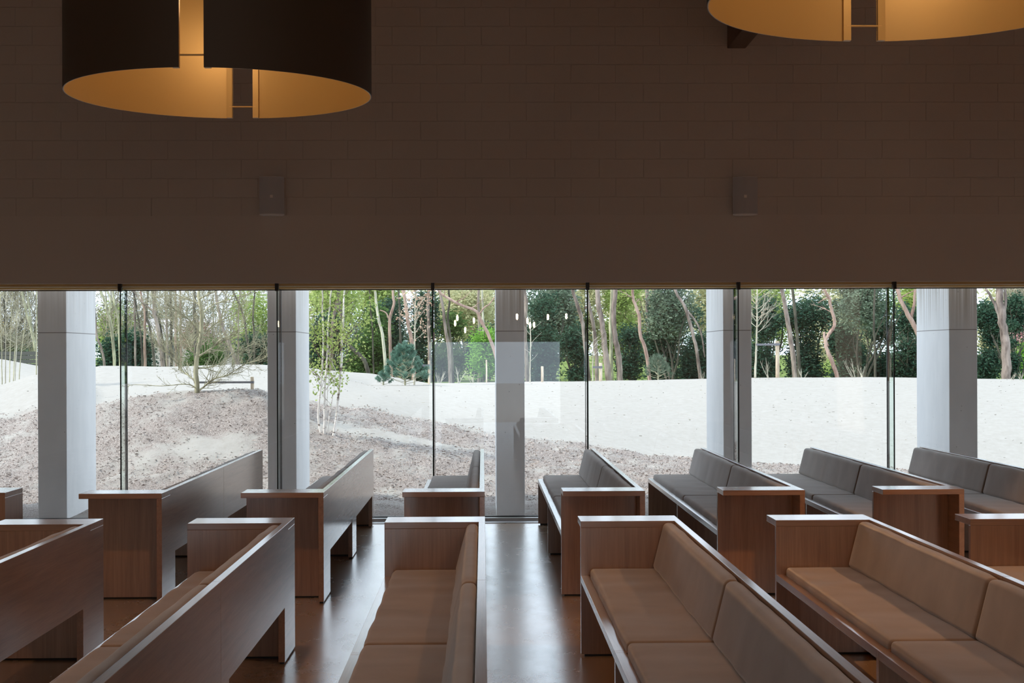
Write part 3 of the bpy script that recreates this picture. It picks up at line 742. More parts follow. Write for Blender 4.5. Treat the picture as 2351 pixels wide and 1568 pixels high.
T = [
 ('pine_tree', 'slim dark trunk at far left beyond the thin multi-stemmed shrub', [(8, 840), (12, 745), (9, 690), (12, 662)], 6, 42, B_DARK, (), 5.8),
 ('oak_tree', 'leaning bare trunk between the left edge and the first concrete column', [(86, 835), (73, 760), (60, 715), (50, 662)], 7, 43, B_OLIVE, ([[(73, 760), (66, 700), (62, 662)], 5],), 5.8),
 ('pine_tree', 'forked crooked trunk just right of the first concrete column', [(263, 840), (258, 770), (250, 725), (240, 690), (230, 664)], 8, 40, B_OLIVE, ([[(250, 722), (254, 690), (246, 668), (232, 662)], 5],), 5.8),
 ('pine_tree', 'curved slim trunk close to the left glass fin', [(276, 840), (272, 735), (263, 700), (259, 664)], 6, 41, B_OLIVE, (), 5.8),
 ('pine_tree', 'short leaning trunk low beside the first concrete column', [(240, 838), (231, 795), (222, 770), (217, 700)], 6, 40, B_PINE, (), 5.8),
 ('pine_tree', 'pinkish slim trunk in the second pane, third from the left fin', [(333, 840), (332, 780), (333, 720), (326, 690), (322, 662)], 7, 40, B_RED, (), 6),
 ('pine_tree', 'thin straight trunk in the second pane nearest the left fin', [(311, 838), (310, 760), (309, 700), (308, 662)], 5, 43, B_PINE, (), 6),
 ('pine_tree', 'dark slanting trunk in the second pane nearest the left fin', [(327, 838), (322, 760), (315, 720), (311, 690), (305, 662)], 5, 42, B_DARK, (), 6),
 ('pine_tree', 'bent dark trunk in the second pane left of the forked one', [(355, 840), (349, 780), (342, 745), (336, 720), (340, 664)], 7, 40, B_DARK, (), 6),
 ('pine_tree', 'thick trunk with a long limb leaning up left in the second pane', [(374, 842), (366, 780), (360, 740), (354, 716), (356, 664)], 10, 39, B_PINE, ([[(358, 718), (340, 705), (322, 690), (304, 664)], 6],), 6),
 ('pine_tree', 'mossy dark trunk just right of the thick forked one', [(378, 842), (372, 780), (362, 725), (352, 690), (350, 662)], 8, 44, B_DARK, (), 6),
 ('pine_tree', 'pale slim trunk left of the bare young tree', [(385, 842), (384, 790), (382, 720), (380, 664)], 6, 41, B_PINE, (), 6),
 ('pine_tree', 'dark knotted trunk left of the bare young tree', [(394, 842), (393, 780), (394, 715), (390, 664)], 7, 42, B_DARK, (), 6),
 ('pine_tree', 'reddish trunk high left of the bare young tree', [(404, 842), (403, 760), (404, 700), (403, 662)], 5, 45, B_RED, (), 6),
 ('pine_tree', 'slim reddish trunk directly left of the bare young tree', [(416, 842), (415, 760), (414, 700), (414, 662)], 5, 47, B_RED, (), 6),
 ('oak_tree', 'dark trunk standing directly behind the bare young tree', [(449, 842), (448, 780), (446, 720), (447, 664)], 8, 36, B_DARK, (), 6),
 ('oak_tree', 'leaning trunk right of the bare young tree, low down', [(546, 842), (534, 810), (520, 775), (508, 740)], 9, 38, B_PINE, (), 5.5),
 ('oak_tree', 'twisting dark trunk high right of the bare young tree', [(576, 842), (567, 780), (560, 730), (545, 690), (533, 662)], 6, 40, B_DARK, (), 6),
 ('pine_tree', 'pale straight trunk left of the second concrete column', [(549, 842), (547, 800), (547, 740), (552, 664)], 4, 42, B_PINE, (), 6),
 ('pine_tree', 'dark trunk beside the second concrete column', [(584, 842), (583, 780), (581, 720), (585, 664)], 5, 43, B_DARK, (), 6),
 ('pine_tree', 'broad dark trunk behind the birches', [(762, 860), (761, 800), (764, 740), (772, 700), (780, 664)], 8, 40, B_PINE, (), 6),
 ('oak_tree', 'strongly bent trunk arching left between birches and blue pine', [(845, 860), (840, 836), (828, 818), (808, 800), (796, 784), (786, 740)], 11, 38, B_DARK, (), 5.5),
 ('pine_tree', 'thin dark trunk right of the birches, high up', [(858, 860), (855, 760), (850, 700), (848, 664)], 4, 44, B_DARK, (), 6),
 ('birch_tree', 'grey curved trunk left of the blue pine turning white lower down', [(886, 862), (880, 780), (872, 745), (864, 705), (861, 664)], 8, 40, B_PALE, (), 6),
 ('pine_tree', 'S-shaped pinkish trunk behind the top of the blue pine', [(899, 862), (895, 790), (895, 730), (904, 700), (902, 664)], 8, 39, B_RED, ([[(893, 732), (886, 718), (872, 712)], 4],), 6),
 ('pine_tree', 'dark upright trunk left of the copper-leaved sapling', [(922, 862), (919, 760), (917, 700), (915, 664)], 6, 43, B_DARK, (), 6),
 ('pine_tree', 'red-barked trunk leaning behind the copper-leaved sapling', [(950, 862), (946, 790), (936, 740), (932, 700), (925, 664)], 10, 38, B_RED, (), 6),
 ('pine_tree', 'grey trunk just left of the third glass fin', [(986, 868), (985, 770), (983, 710), (984, 664)], 9, 42, B_PINE, (), 6),
 ('pine_tree', 'grey leaning trunk just right of the third glass fin', [(1034, 872), (1030, 800), (1022, 755), (1017, 705), (1009, 664)], 9, 40, B_PINE, (), 6),
 ('pine_tree', 'short upper trunk second from the third glass fin', [(1040, 872), (1036, 790), (1028, 730), (1032, 690), (1030, 664)], 6, 45, B_DARK, (), 6),
 ('pine_tree', 'upright trunk left of the middle concrete column', [(1100, 872), (1103, 800), (1100, 740), (1098, 700), (1099, 664)], 8, 43, B_PINE, (), 6),
 ('pine_tree', 'pale twin trunk high up left of the middle concrete column', [(1111, 872), (1110, 760), (1108, 700), (1106, 664)], 6, 46, B_PALE, (), 6),
 ('pine_tree', 'reddish limb sweeping down to the middle column from upper left', [(1146, 876), (1138, 815), (1120, 765), (1106, 740), (1094, 715), (1062, 702), (1030, 685), (1005, 664)], 9, 36, B_RED, ([[(1100, 722), (1112, 706), (1124, 698), (1136, 682)], 4],), 3.6),
 ('pine_tree', 'grey trunk against the right side of the middle column', [(1211, 876), (1207, 800), (1205, 740), (1208, 690), (1204, 664)], 11, 40, B_PINE, (), 6),
 ('pine_tree', 'trunk leaning into the fourth glass fin from upper left', [(1352, 874), (1345, 800), (1338, 745), (1328, 705), (1314, 664)], 11, 39, B_PINE, (), 6),
 ('pine_tree', 'grey trunk directly right of the fourth glass fin', [(1371, 874), (1368, 800), (1361, 740), (1352, 700), (1346, 664)], 10, 40, B_PINE, (), 6),
 ('pine_tree', 'thick leaning trunk right of the fourth glass fin', [(1398, 874), (1390, 810), (1384, 755), (1377, 715), (1370, 664)], 15, 38, B_PINE, (), 6),
 ('pine_tree', 'thick wavy trunk in the fifth pane, second of the thick pair', [(1424, 874), (1420, 820), (1412, 770), (1408, 715), (1413, 664)], 15, 38, B_PINE, (), 6),
 ('oak_tree', 'mossy pale trunk between the thick pair in the fifth pane', [(1404, 874), (1403, 800), (1402, 740), (1405, 664)], 9, 46, B_OLIVE, (), 6),
 ('pine_tree', 'slender zigzag trunk in the middle of the fifth pane', [(1491, 872), (1483, 805), (1470, 768), (1468, 730), (1462, 708), (1455, 690), (1452, 664)], 9, 37, B_RED, ([[(1457, 698), (1468, 686)], 3],), 5.5),
 ('pine_tree', 'pale trunk behind the evergreen in the fifth pane', [(1494, 872), (1491, 780), (1487, 720), (1485, 664)], 10, 47, B_PINE, (), 6),
 ('pine_tree', 'brown trunk behind the evergreen, right one of two', [(1509, 872), (1508, 780), (1505, 720), (1502, 664)], 12, 47, B_PINE, (), 6),
 ('pine_tree', 'leaning trunk in the fifth pane next to the bright column flank', [(1608, 872), (1598, 800), (1589, 760), (1572, 705), (1550, 666)], 9, 38, B_PINE, ([[(1576, 712), (1595, 735), (1610, 765), (1618, 820)], 5],), 5.5),
 ('pine_tree', 'broad brown trunk in the sixth pane right of the tied sapling', [(1825, 866), (1820, 810), (1812, 760), (1803, 705), (1795, 664)], 13, 38, B_PINE, (), 6),
 ('pine_tree', 'dark narrow trunk in the sixth pane beside the broad brown one', [(1835, 866), (1832, 800), (1827, 730), (1820, 664)], 9, 41, B_DARK, (), 6),
 ('pine_tree', 'red zigzag trunk with a sawn-off stub in the sixth pane', [(1922, 864), (1912, 835), (1900, 805), (1896, 785), (1902, 768), (1914, 752), (1915, 735), (1907, 700), (1903, 680), (1892, 662)], 10, 36.5, B_RED, ([[(1900, 795), (1893, 775), (1892, 762)], 8], [(([(1903, 684), (1890, 688), (1878, 696)])), 3]), 5),
 ('pine_tree', 'dark trunk in shade just left of the sixth glass fin', [(2010, 866), (2009, 800), (2006, 740), (2008, 664)], 6, 40, B_DARK, (), 6),
 ('pine_tree', 'pink forked trunk left of the bright column flank at right', [(2140, 868), (2122, 800), (2103, 755), (2088, 728), (2073, 700), (2062, 664)], 13, 37, B_RED, ([[(2090, 732), (2098, 705), (2101, 664)], 9],), 6),
 ('pine_tree', 'massive three-forked trunk at the right edge', [(2312, 870), (2309, 815), (2305, 765), (2298, 715), (2295, 664)], 24, 37, B_PINE, ([[(2300, 755), (2292, 720), (2280, 690), (2262, 662)], 9], [[(2302, 740), (2308, 700), (2308, 662)], 9]), 6),
]
for nm, lab, pts, wpx, Y, mat, forks, top in T:
    tree(nm, lab, pts, wpx, Y, mat, forks, top=top)

# bushes and evergreens of the wood
def bush(name, label, u0, u1, vt, vb, Y, mat, n, size, cat='bush', stem=True, group='greenery of the wood'):
    a, b = W(u0, vt, Y), W(u1, vb, Y); cx_, rx = (a.x + b.x) / 2, abs(b.x - a.x) / 2
    g = gfull(cx_, Y); zt = a.z; zb = max(g, b.z)
    t = empty(name, (cx_, Y, g), label, cat, group)
    bl = []; H = zt - g
    z0 = zb - g
    for i in range(9):
        k = random.random(); zz = z0 + (H - z0) * k
        rr = rx * (0.55 if i > 2 else 0.75) * (1.0 - 0.25 * k); bl.append((random.uniform(-1, 1) * (rx - rr), random.uniform(-0.5, 0.5) * rx, max(zz, rr * 0.3), rr, rr, min(rr, (H - z0) * 0.42 + 0.05)))
    leafcloud('foliage', bl, n, size, mat, t)
    if stem:
        mb = MB()
        for j in range(4): limb(mb, (random.uniform(-0.1, 0.1), 0, -0.03), (random.uniform(-0.5, 0.5), random.uniform(-0.3, 0.3), 1), H * 0.9, 0.035, 1, 0.2, 0.2, 3)
        mb.build('stem', B_DARK, t, smooth=True)
    return t
BU = [
 ('evergreen_bush', 'dark evergreen bush low in the first pane right of the column', 215, 300, 770, 850, 46, L_DARK, 4200, .055),
 ('evergreen_bush', 'dark evergreen bush low left in the second pane', 285, 355, 775, 850, 46, L_DARK, 4200, .055),
 ('spring_tree', 'bright yellow-green foliage behind the trunks by the left fin', 215, 330, 690, 790, 60, L_LIGHT, 5000, .075),
 ('holly_bush', 'glossy green bush directly behind the bare young tree', 425, 525, 798, 850, 44, L_MID, 6000, .04),
 ('spring_tree', 'fresh green foliage at the right of the second pane', 520, 640, 668, 800, 48, L_LIGHT, 6500, .05),
 ('evergreen_bush', 'dark bush low at the right of the second pane', 540, 650, 780, 850, 47, L_DARK, 4200, .055),
 ('rusty_shrub', 'rusty pink shrub behind the bare young tree by the house', 410, 500, 738, 790, 66, L_RUST, 4200, .06),
 ('evergreen_bush', 'dark green bush behind the birches', 700, 800, 740, 862, 46, L_DARK, 7500, .055),
 ('spring_tree', 'yellow-green leafy tree top behind the birches', 690, 830, 640, 740, 50, L_LIGHT, 6500, .055),
 ('evergreen_bush', 'deep green bush over the bent trunk', 790, 900, 720, 862, 48, L_MID, 8500, .055),
 ('evergreen_bush', 'dark evergreen left behind the blue pine', 845, 935, 700, 866, 50, L_DARK, 8500, .06),
 ('spring_tree', 'pale yellow-green treetop left of the copper sapling', 810, 940, 630, 710, 56, L_LIGHT, 6500, .06),
 ('evergreen_bush', 'dark evergreen between copper sapling and third fin', 925, 1010, 690, 872, 47, L_DARK, 8500, .055),
 ('evergreen_bush', 'green bush just right of the third fin', 985, 1075, 725, 874, 48, L_MID, 8500, .055),
 ('autumn_tree', 'hazy yellow foliage high left of the middle column', 1000, 1145, 630, 740, 62, L_PALE, 7500, .075),
 ('evergreen_bush', 'shaded green bush left of the middle column', 1060, 1160, 760, 876, 47, L_DARK, 7500, .055),
 ('maple_tree', 'bright lime-green maple left of the middle concrete column', 1072, 1160, 735, 838, 42, L_LIME, 5200, .045),
 ('yew_tree', 'tall dark yew right of the middle column', 1195, 1290, 690, 878, 47, L_DARK, 9500, .055),
 ('yew_tree', 'grey-green yew top in the fourth pane', 1215, 1330, 640, 770, 50, L_GREY, 8500, .06),
 ('holly_bush', 'dark rounded bush left of the fourth glass fin', 1288, 1345, 765, 878, 41, L_DARK, 6500, .045),
 ('spring_tree', 'pale foliage in the gap left of the fourth glass fin', 1290, 1380, 640, 790, 60, L_PALE, 6500, .075),
 ('spring_tree', 'sunlit yellow-green foliage behind the thick trunk pair', 1370, 1480, 640, 800, 60, L_LIGHT, 8500, .07),
 ('evergreen_bush', 'small dark bush between the thick pair and the zigzag trunk', 1418, 1485, 760, 850, 47, L_DARK, 5200, .05),
 ('yew_tree', 'big dark evergreen in the right half of the fifth pane', 1478, 1575, 700, 872, 44, L_DARK, 12000, .05),
 ('yew_tree', 'grey-green evergreen top in the fifth pane', 1480, 1600, 635, 740, 43, L_GREY, 8500, .05),
 ('yew_tree', 'evergreen next to the bright flank of the fourth column', 1555, 1660, 690, 872, 45, L_DARK, 10500, .05),
 ('spring_tree', 'light foliage behind the evergreens at the fourth column', 1560, 1700, 640, 730, 58, L_PALE, 6500, .07),
 ('yew_tree', 'dark evergreen behind the tied white sapling', 1715, 1800, 700, 868, 45, L_DARK, 9500, .05),
 ('spring_tree', 'sun-flecked yellow foliage high in the sixth pane', 1700, 1840, 635, 760, 58, L_LIGHT, 7500, .065),
 ('yew_tree', 'dark evergreen between broad trunk and red zigzag trunk', 1800, 1905, 690, 866, 45, L_DARK, 12000, .05),
 ('yew_tree', 'dark evergreen right of the red zigzag trunk', 1905, 1990, 680, 866, 44, L_DARK, 12000, .05),
 ('yew_tree', 'grey-green pine spray high right in the sixth pane', 1915, 2040, 635, 735, 41, L_GREY, 8500, .045),
 ('yew_tree', 'shaded evergreen behind the sixth glass fin', 1975, 2065, 690, 868, 45, L_DARK, 11000, .05),
 ('yew_tree', 'evergreen between the sixth fin and the pink forked trunk', 2050, 2130, 700, 868, 44, L_DARK, 9500, .05),
 ('spring_tree', 'sunlit foliage over the pink forked trunk', 2040, 2160, 630, 720, 56, L_LIGHT, 6000, .065),
 ('yew_tree', 'dense evergreen left of the massive forked trunk', 2225, 2305, 670, 872, 42, L_DARK, 11000, .045),
 ('yew_tree', 'dark spray right of the massive forked trunk', 2305, 2350, 680, 745, 42, L_DARK, 4200, .045),
 ('ivy_bush', 'ivy covered stump at the right edge', 2312, 2336, 740, 872, 40, L_DARK, 4200, .035),
 ('blossom_tree', 'pink blossoming shrub at the far right edge', 2325, 2400, 725, 790, 50, L_PINK, 4200, .05),
 ('spring_tree', 'yellow-green foliage at the far right edge', 2320, 2420, 640, 735, 60, L_PALE, 5200, .07),
 ('hedge_bush', 'low bright green shrub at the far right edge', 2325, 2400, 780, 872, 46, L_LIME, 4200, .05),
 ('lawn_shrub', 'low sunlit groundcover between the thick trunk pair and zigzag trunk', 1425, 1475, 848, 876, 50, L_LIGHT, 3000, .045),
 ('lawn_shrub', 'low sunlit groundcover beneath the evergreens in the sixth pane', 1870, 2000, 840, 870, 52, L_LIGHT, 3500, .045),
 ('yellow_shrub', 'orange-yellow shrub at the far left edge', -20, 30, 745, 800, 55, leaf('ochre', (0.45, 0.30, 0.08), (0.6, 0.45, 0.16), 0.4), 1800, .06),
 ('hedge_bush', 'low grey-green hedge in front of the far fence at left', -40, 110, 775, 812, 52, L_GREY, 5200, .055),
]
for nm, lab, u0, u1, vt, vb, Y, mat, n, size in BU:
    bush(nm, lab, u0, u1, vt, vb, Y, mat, n, size)
# tree line further back
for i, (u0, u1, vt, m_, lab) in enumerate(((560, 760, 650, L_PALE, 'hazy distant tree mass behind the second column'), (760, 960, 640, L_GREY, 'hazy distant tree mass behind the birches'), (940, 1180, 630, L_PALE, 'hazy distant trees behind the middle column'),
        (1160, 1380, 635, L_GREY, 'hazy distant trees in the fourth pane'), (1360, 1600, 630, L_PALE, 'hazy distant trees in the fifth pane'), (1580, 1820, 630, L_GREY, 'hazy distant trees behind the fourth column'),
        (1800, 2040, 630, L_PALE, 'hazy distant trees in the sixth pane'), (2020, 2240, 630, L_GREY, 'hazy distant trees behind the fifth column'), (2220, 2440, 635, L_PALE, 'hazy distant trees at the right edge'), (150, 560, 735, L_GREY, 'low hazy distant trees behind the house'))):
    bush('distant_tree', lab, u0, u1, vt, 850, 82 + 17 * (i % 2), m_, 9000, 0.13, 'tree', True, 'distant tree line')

L_TWIG = leaf('bare_twigs', (0.20, 0.17, 0.13), (0.44, 0.40, 0.33), 0.0)
for u0, u1, vt, vb, Y, n, lab in ((-30, 90, 640, 800, 47, 2600, 'bare twiggy treetop above the fence at the far left'), (215, 330, 640, 770, 52, 1000, 'bare twigs high in the first pane'),
        (300, 460, 640, 790, 55, 1700, 'bare twiggy crowns between the trunks of the second pane'), (440, 620, 640, 800, 53, 1900, 'bare twiggy crowns right of the bare young tree'), (2300, 2400, 640, 760, 58, 2200, 'bare twiggy crown at the far right edge')):
    a, b = W(u0, vt, Y), W(u1, vb, Y); g = gfull((a.x + b.x) / 2, Y); t = empty('bare_treetop', ((a.x + b.x) / 2, Y, g), lab, 'tree', 'greenery of the wood')
    rx, hz = abs(b.x - a.x) / 2, (a.z - b.z) / 2; k = n; mbt = MB()
    C = rng.uniform(-1, 1, (k, 3)) * (rx, rx * 0.8, hz) + (0, 0, (a.z + b.z) / 2 - g); A = unit(k); A[:, 2] = np.abs(A[:, 2]) * 1.2; A *= rng.uniform(0.06, 0.30, k)[:, None]
    B = np.cross(A, unit(k)); B /= np.linalg.norm(B, axis=1)[:, None]; B *= rng.uniform(0.004, 0.010, k)[:, None]
    quads('twigs', C, A, B, L_TWIG, t)
    for j in range(3): limb(mbt, (random.uniform(-rx, rx) * 0.6, 0, -0.05), (random.uniform(-0.2, 0.2), 0, 1), 3.6, 0.05, 2, 0.3, 0.12, 5, 0.7)
    mbt.build('branch', B_OLIVE, t, smooth=True)

# house and fence at left
hc = W(430, 800, 78); g = gfull(hc.x, 78)
hs = empty('house', (hc.x, 78, g), 'low pale house with grey roof behind the bare young tree', 'house')
x0, x1 = W(335, 800, 78).x - hc.x, W(535, 800, 78).x - hc.x
zt = W(430, 782, 78).z - g; zr = W(430, 742, 78).z - g
bx('wall', (x0, x1, 0, 5, 0, zt), plain('pale_brick', (0.50, 0.43, 0.40), 0.9), hs)
MB().box(x0 - 0.4, x1 + 0.2, -0.4, 5.4, zt, zt + 0.35).build('fascia', plain('white_fascia', (0.75, 0.75, 0.74), 0.6), hs)
prism_x('roof', [(-0.4, zt + 0.35), (5.4, zt + 0.35), (2.5, zr + 0.3)], x0 - 0.4, x1 - 1.0, plain('grey_roof', (0.42, 0.41, 0.43), 0.8), hs)
for k in range(3): bx('window', (x0 + 1.0 + k * 1.3, x0 + 1.8 + k * 1.3, -0.03, 0.02, zt * 0.35, zt * 0.85), plain('dark_pane', (0.05, 0.06, 0.07), 0.2), hs)
fm = MB(); a = W(-60, 812, 40).x; b = W(212, 812, 48).x
o = MB(); ya, yb = 41, 41
zf = W(40, 806, 41).z
for k in range(10): o.box(a, b + 0.5, 41, 41.03, 0.75 + k * (zf - 0.75) / 10, 0.75 + (k + 0.9) * (zf - 0.75) / 10)
tag(o.build('board_fence', plain('dark_boards', (0.10, 0.095, 0.09), 0.8)), 'dark boarded fence at the far left behind the sand', 'fence')

# stakes with straps
def stake(label, u, vt, vb, wpx, Y, strap=None):
    a, b = W(u, vt, Y), W(u, vb, Y); g = gfull(b.x, Y); loc = Vector((b.x, Y, g)); r = wpx * Y / F / 2
    t = empty('tree_stake', loc, label, 'stake', 'wooden tree stakes')
    MB().tube([(0, 0, -0.1), (0.003, 0, (a.z - g) / 2), (0, 0, a.z - g - 0.01), (0, 0, a.z - g)], [r, r, r, r * 0.85], 12).build('post', B_STAKE, t, smooth=False)
    if strap:
        us_, vs_ = strap; c = W(us_, vs_, Y) - loc; d = W(u, vs_, Y) - loc; h = 0.014 * Y / 21
        sgn = 1 if c.x > 0 else -1
        MB().box(min(c.x, -sgn * r), max(c.x, -sgn * r), -r - 0.006, -r, c.z - h, c.z + h).box(-r * 1.05, r * 1.05, -r - 0.008, r + 0.004, c.z - h * 1.1, c.z + h * 1.1).build('strap', M_STRAP, t)
stake('short round stake strapped to the bare young tree', 579, 865, 895, 8, 21.45, (446, 878))
stake('tall stake with strap tied to the white sapling in the sixth pane', 1785, 783, 867, 9, 31, (1735, 791))
stake('stake right of the fourth glass fin tied to its thin sapling', 1379, 833, 873, 7.5, 31, (1361, 843))
stake('stake right of the middle concrete column', 1245, 841, 877, 6, 31, None)
stake('slim stake just left of the third glass fin', 985, 828, 882, 5, 29, (970, 839))
stake('slim mossy stake under the lime-green maple', 1117, 826, 878, 3.5, 31, None)

# bare young tree
Yb = 21.3; base = W(453, 901, Yb); g = gfull(base.x, Yb); loc = Vector((base.x, Yb, g))
t = empty('bare_tree', loc, 'bare spreading young tree on the mulch mound, strapped to a short stake', 'tree')
line = [W(u, v, Yb) - loc for u, v in ((453, 906), (452, 880), (450, 850), (454, 810), (461, 770), (463, 720), (458, 690), (456, 655), (455, 600), (452, 540), (450, 480))]
nl = wob(line, 0.004, 3); R0 = 0.037
MB().tube(nl, [R0 * (1 - 0.62 * i / len(nl)) for i in range(len(nl))], 10).build('trunk', B_OLIVE, t, smooth=True)
def bl(path, wpx, sub=True, L=0.5, dens=1.0):
    """a measured branch with its twigs"""
    mb = MB(); ps = wob([W(u, v, Yb + dy) - loc for u, v, dy in path], 0.006, 4); m = len(ps); r = wpx * Yb / F / 2
    rad = [r * (1 - 0.75 * i / m) for i in range(m)]; mb.tube(ps, rad, 6, False)
    for i in range(2, m - 1):
        for _ in range(int(2 * dens + random.random())):
            dd = (ps[i + 1] - ps[i]).normalized(); ax = Vector(unit(1)[0]); sd_ = (ax - dd * ax.dot(dd)).normalized()
            limb(mb, ps[i], dd + sd_ * 0.9 + Vector((0, 0, 0.25)), L * random.uniform(0.5, 1.1), max(rad[i] * 0.55, 0.0036), 2, 0.25, 0.28, 3, 0.9, 4)
    mb.build('branch', B_OLIVE, t, smooth=True)
bl([(454, 895, 0), (440, 885, -.1), (420, 882, -.2), (370, 886, -.3), (310, 883, -.4), (292, 888, -.4)], 3.5, L=0.22, dens=0.35)
bl([(450, 880, 0), (436, 864, .1), (420, 853, .2), (408, 835, .3), (388, 815, .3), (368, 800, .3), (358, 785, .3)], 4, L=0.4)
bl([(458, 896, 0), (472, 885, 0), (490, 870, -.1), (520, 862, -.1), (540, 850, -.2), (565, 835, -.3), (600, 825, -.4), (618, 810, -.4)], 4.5, L=0.4)
bl([(456, 845, 0), (480, 843, .2), (510, 832, .3), (530, 815, .4), (560, 800, .4), (590, 785, .4)], 4, L=0.45)
bl([(456, 818, 0), (475, 806, -.1), (492, 795, -.2), (505, 780, -.3), (530, 770, -.3), (560, 758, -.4)], 5, L=0.5)
bl([(450, 815, 0), (440, 805, 0), (432, 785, .1), (425, 775, .2), (410, 755, .3), (395, 735, .3), (370, 715, .4), (345, 700, .4)], 4, L=0.5)
bl([(462, 770, 0), (480, 755, .1), (500, 740, .2), (530, 725, .2), (560, 715, .2)], 4, L=0.5)
bl([(460, 765, 0), (445, 745, -.2), (430, 730, -.3), (410, 715, -.3), (385, 700, -.4), (360, 680, -.4)], 4, L=0.5)
bl([(462, 730, 0), (475, 710, .2), (500, 695, .3), (540, 685, .3), (580, 670, .3)], 4, L=0.5)
bl([(459, 700, 0), (440, 690, .1), (415, 680, .2), (390, 665, .2), (370, 650, .2)], 4, L=0.5)
bl([(457, 686, 0), (475, 678, -.2), (500, 665, -.2), (530, 650, -.2)], 4, L=0.5)
bl([(410, 850, .2), (408, 820, .2), (412, 780, .2), (414, 740, .2), (416, 700, .2)], 2.5, L=0.4)

# birch clump
Yc = 20.35; b0 = W(748, 1001, Yc); g = gfull(b0.x, Yc); loc = Vector((b0.x, Yc, g))
t = empty('birch_clump', loc, 'white multi-stemmed young birch with small green leaves right of the second column', 'tree')
tips = []
for pth, wpx in (([(737, 1003), (731, 955), (734, 905), (740, 850), (742, 790), (741, 720), (740, 662), (738, 600)], 5.0),
                 ([(744, 1004), (745, 950), (746, 900), (750, 830), (752, 780), (756, 720), (761, 662), (764, 600)], 5.2),
                 ([(764, 1004), (771, 965), (777, 915), (783, 850), (785, 790), (788, 730), (791, 662), (794, 600)], 6.5),
                 ([(752, 1002), (757, 950), (766, 890), (772, 855), (762, 830), (757, 800)], 2.2),
                 ([(747, 1001), (752, 900), (757, 850), (755, 800), (752, 770)], 1.8)):
    ps = wob([W(u, v, Yc + random.uniform(-0.15, 0.15) * (i / 7)) - loc for i, (u, v) in enumerate(pth)], 0.005, 3); m = len(ps); r = wpx * Yc / F / 2
    MB().tube([Vector((ps[0].x, ps[0].y, -0.06))] + ps, [r * 1.1] + [r * (1 - 0.45 * i / m) for i in range(m)], 8).build('stem', B_BIRCH, t, smooth=True)
    mb = MB()
    for i in range(int(m * 0.3), m - 1):
        if random.random() < (0.8 if wpx > 3 else 0.4):
            a = random.uniform(0, 6.28); limb(mb, ps[i], (math.cos(a), math.sin(a) * 0.6, 0.75), random.uniform(0.25, 0.75), r * 0.28, 1, 0.25, 0.18, 4, 0.8, 4, tips)
    mb.build('branch', bark('birch_twig', (0.12, 0.07, 0.06), (0.26, 0.18, 0.15), 9), t, smooth=True)
TP = np.array([p for p in tips if p.z > 0.45]); k = 2300
C = TP[rng.integers(0, len(TP), k)] + rng.normal(size=(k, 3)) * 0.06
A = unit(k) * rng.uniform(0.010, 0.020, k)[:, None]; B = np.cross(A, unit(k)); B /= np.linalg.norm(B, axis=1)[:, None]; B *= rng.uniform(0.007, 0.014, k)[:, None]
quads('leaves', C, A, B, L_LIGHT, t)

# blue-green young pine
def needle_tree(label, u, vb, vt, wpx, Y, mat, shoots, name='blue_pine', nn=70, nl=0.055):
    b0 = W(u, vb, Y); g = gfull(b0.x, Y); loc = Vector((b0.x, Y, g)); H = W(u, vt, Y).z - g; R = wpx * Y / F / 2
    t = empty(name, loc, label, 'tree'); mb = MB(); Cs, As, Bs = [], [], []
    mb.tube([(0, 0, -0.03), (0, 0, H * 0.9)], [0.018, 0.006], 7)
    for i in range(shoots):
        k = (i + 0.5) / shoots; z = H * (0.03 + 0.8 * k); a = i * 2.4; rr = R * (1 - k * 0.85) * random.uniform(0.8, 1.05)
        p0 = Vector((0, 0, z * 0.8)); p1 = Vector((math.cos(a) * rr, math.sin(a) * rr, z + rr * 0.25)); 
        mb.tube([p0, (p0 + p1) / 2 - Vector((0, 0, 0.01)), p1], [0.006, 0.005, 0.003], 4, False)
        for (s0_, s1_) in ((0.35, 1.0), (0.5, 1.0), (0.6, 0.95)):
            q0 = p0.lerp(p1, s0_) ; out_ = Vector((math.cos(a + random.uniform(-1.1, 1.1)), math.sin(a + random.uniform(-1.1, 1.1)), random.uniform(0.5, 1.3))).normalized()
            q1 = p0.lerp(p1, s1_) + out_ * random.uniform(0.05, 0.12)
            q0 = p0.lerp(p1, s1_ * 0.9)
            ax = (q1 - q0).normalized(); ts = rng.random(nn); dirs = unit(nn)
            for j in range(nn):
                c = q0.lerp(q1, float(ts[j])); d = (Vector(dirs[j]) + ax * 0.9).normalized() * nl * random.uniform(0.6, 1)
                Cs.append(c + d / 2); As.append(d / 2); Bs.append(d.cross(Vector(dirs[(j + 1) % nn])).normalized() * 0.0016)
    for j in range(nn * 2):
        c = Vector((0, 0, H * random.uniform(0.8, 0.96))); d = Vector(unit(1)[0]) + Vector((0, 0, 1.0)); d = d.normalized() * nl
        Cs.append(c + d / 2); As.append(d / 2); Bs.append(d.orthogonal().normalized() * 0.0016)
    mb.build('stem', B_OLIVE, t); quads('needles', np.array(Cs), np.array(As), np.array(Bs) * 1.4, mat, t)
needle_tree('small bushy blue-green pine on the sand crest left of the third fin', 930, 884, 782, 112, 28.2, L_BLUE, 56, nn=80, nl=0.06)
needle_tree('tiny dark pine at the left foot of the blue-green pine', 880, 882, 858, 26, 28.6, L_BLUE, 10, nn=50, nl=0.05)
needle_tree('feathery thin pine at the foot of the zigzag trunk', 1511, 874, 812, 60, 32, L_GREY, 26, nn=30, nl=0.06)

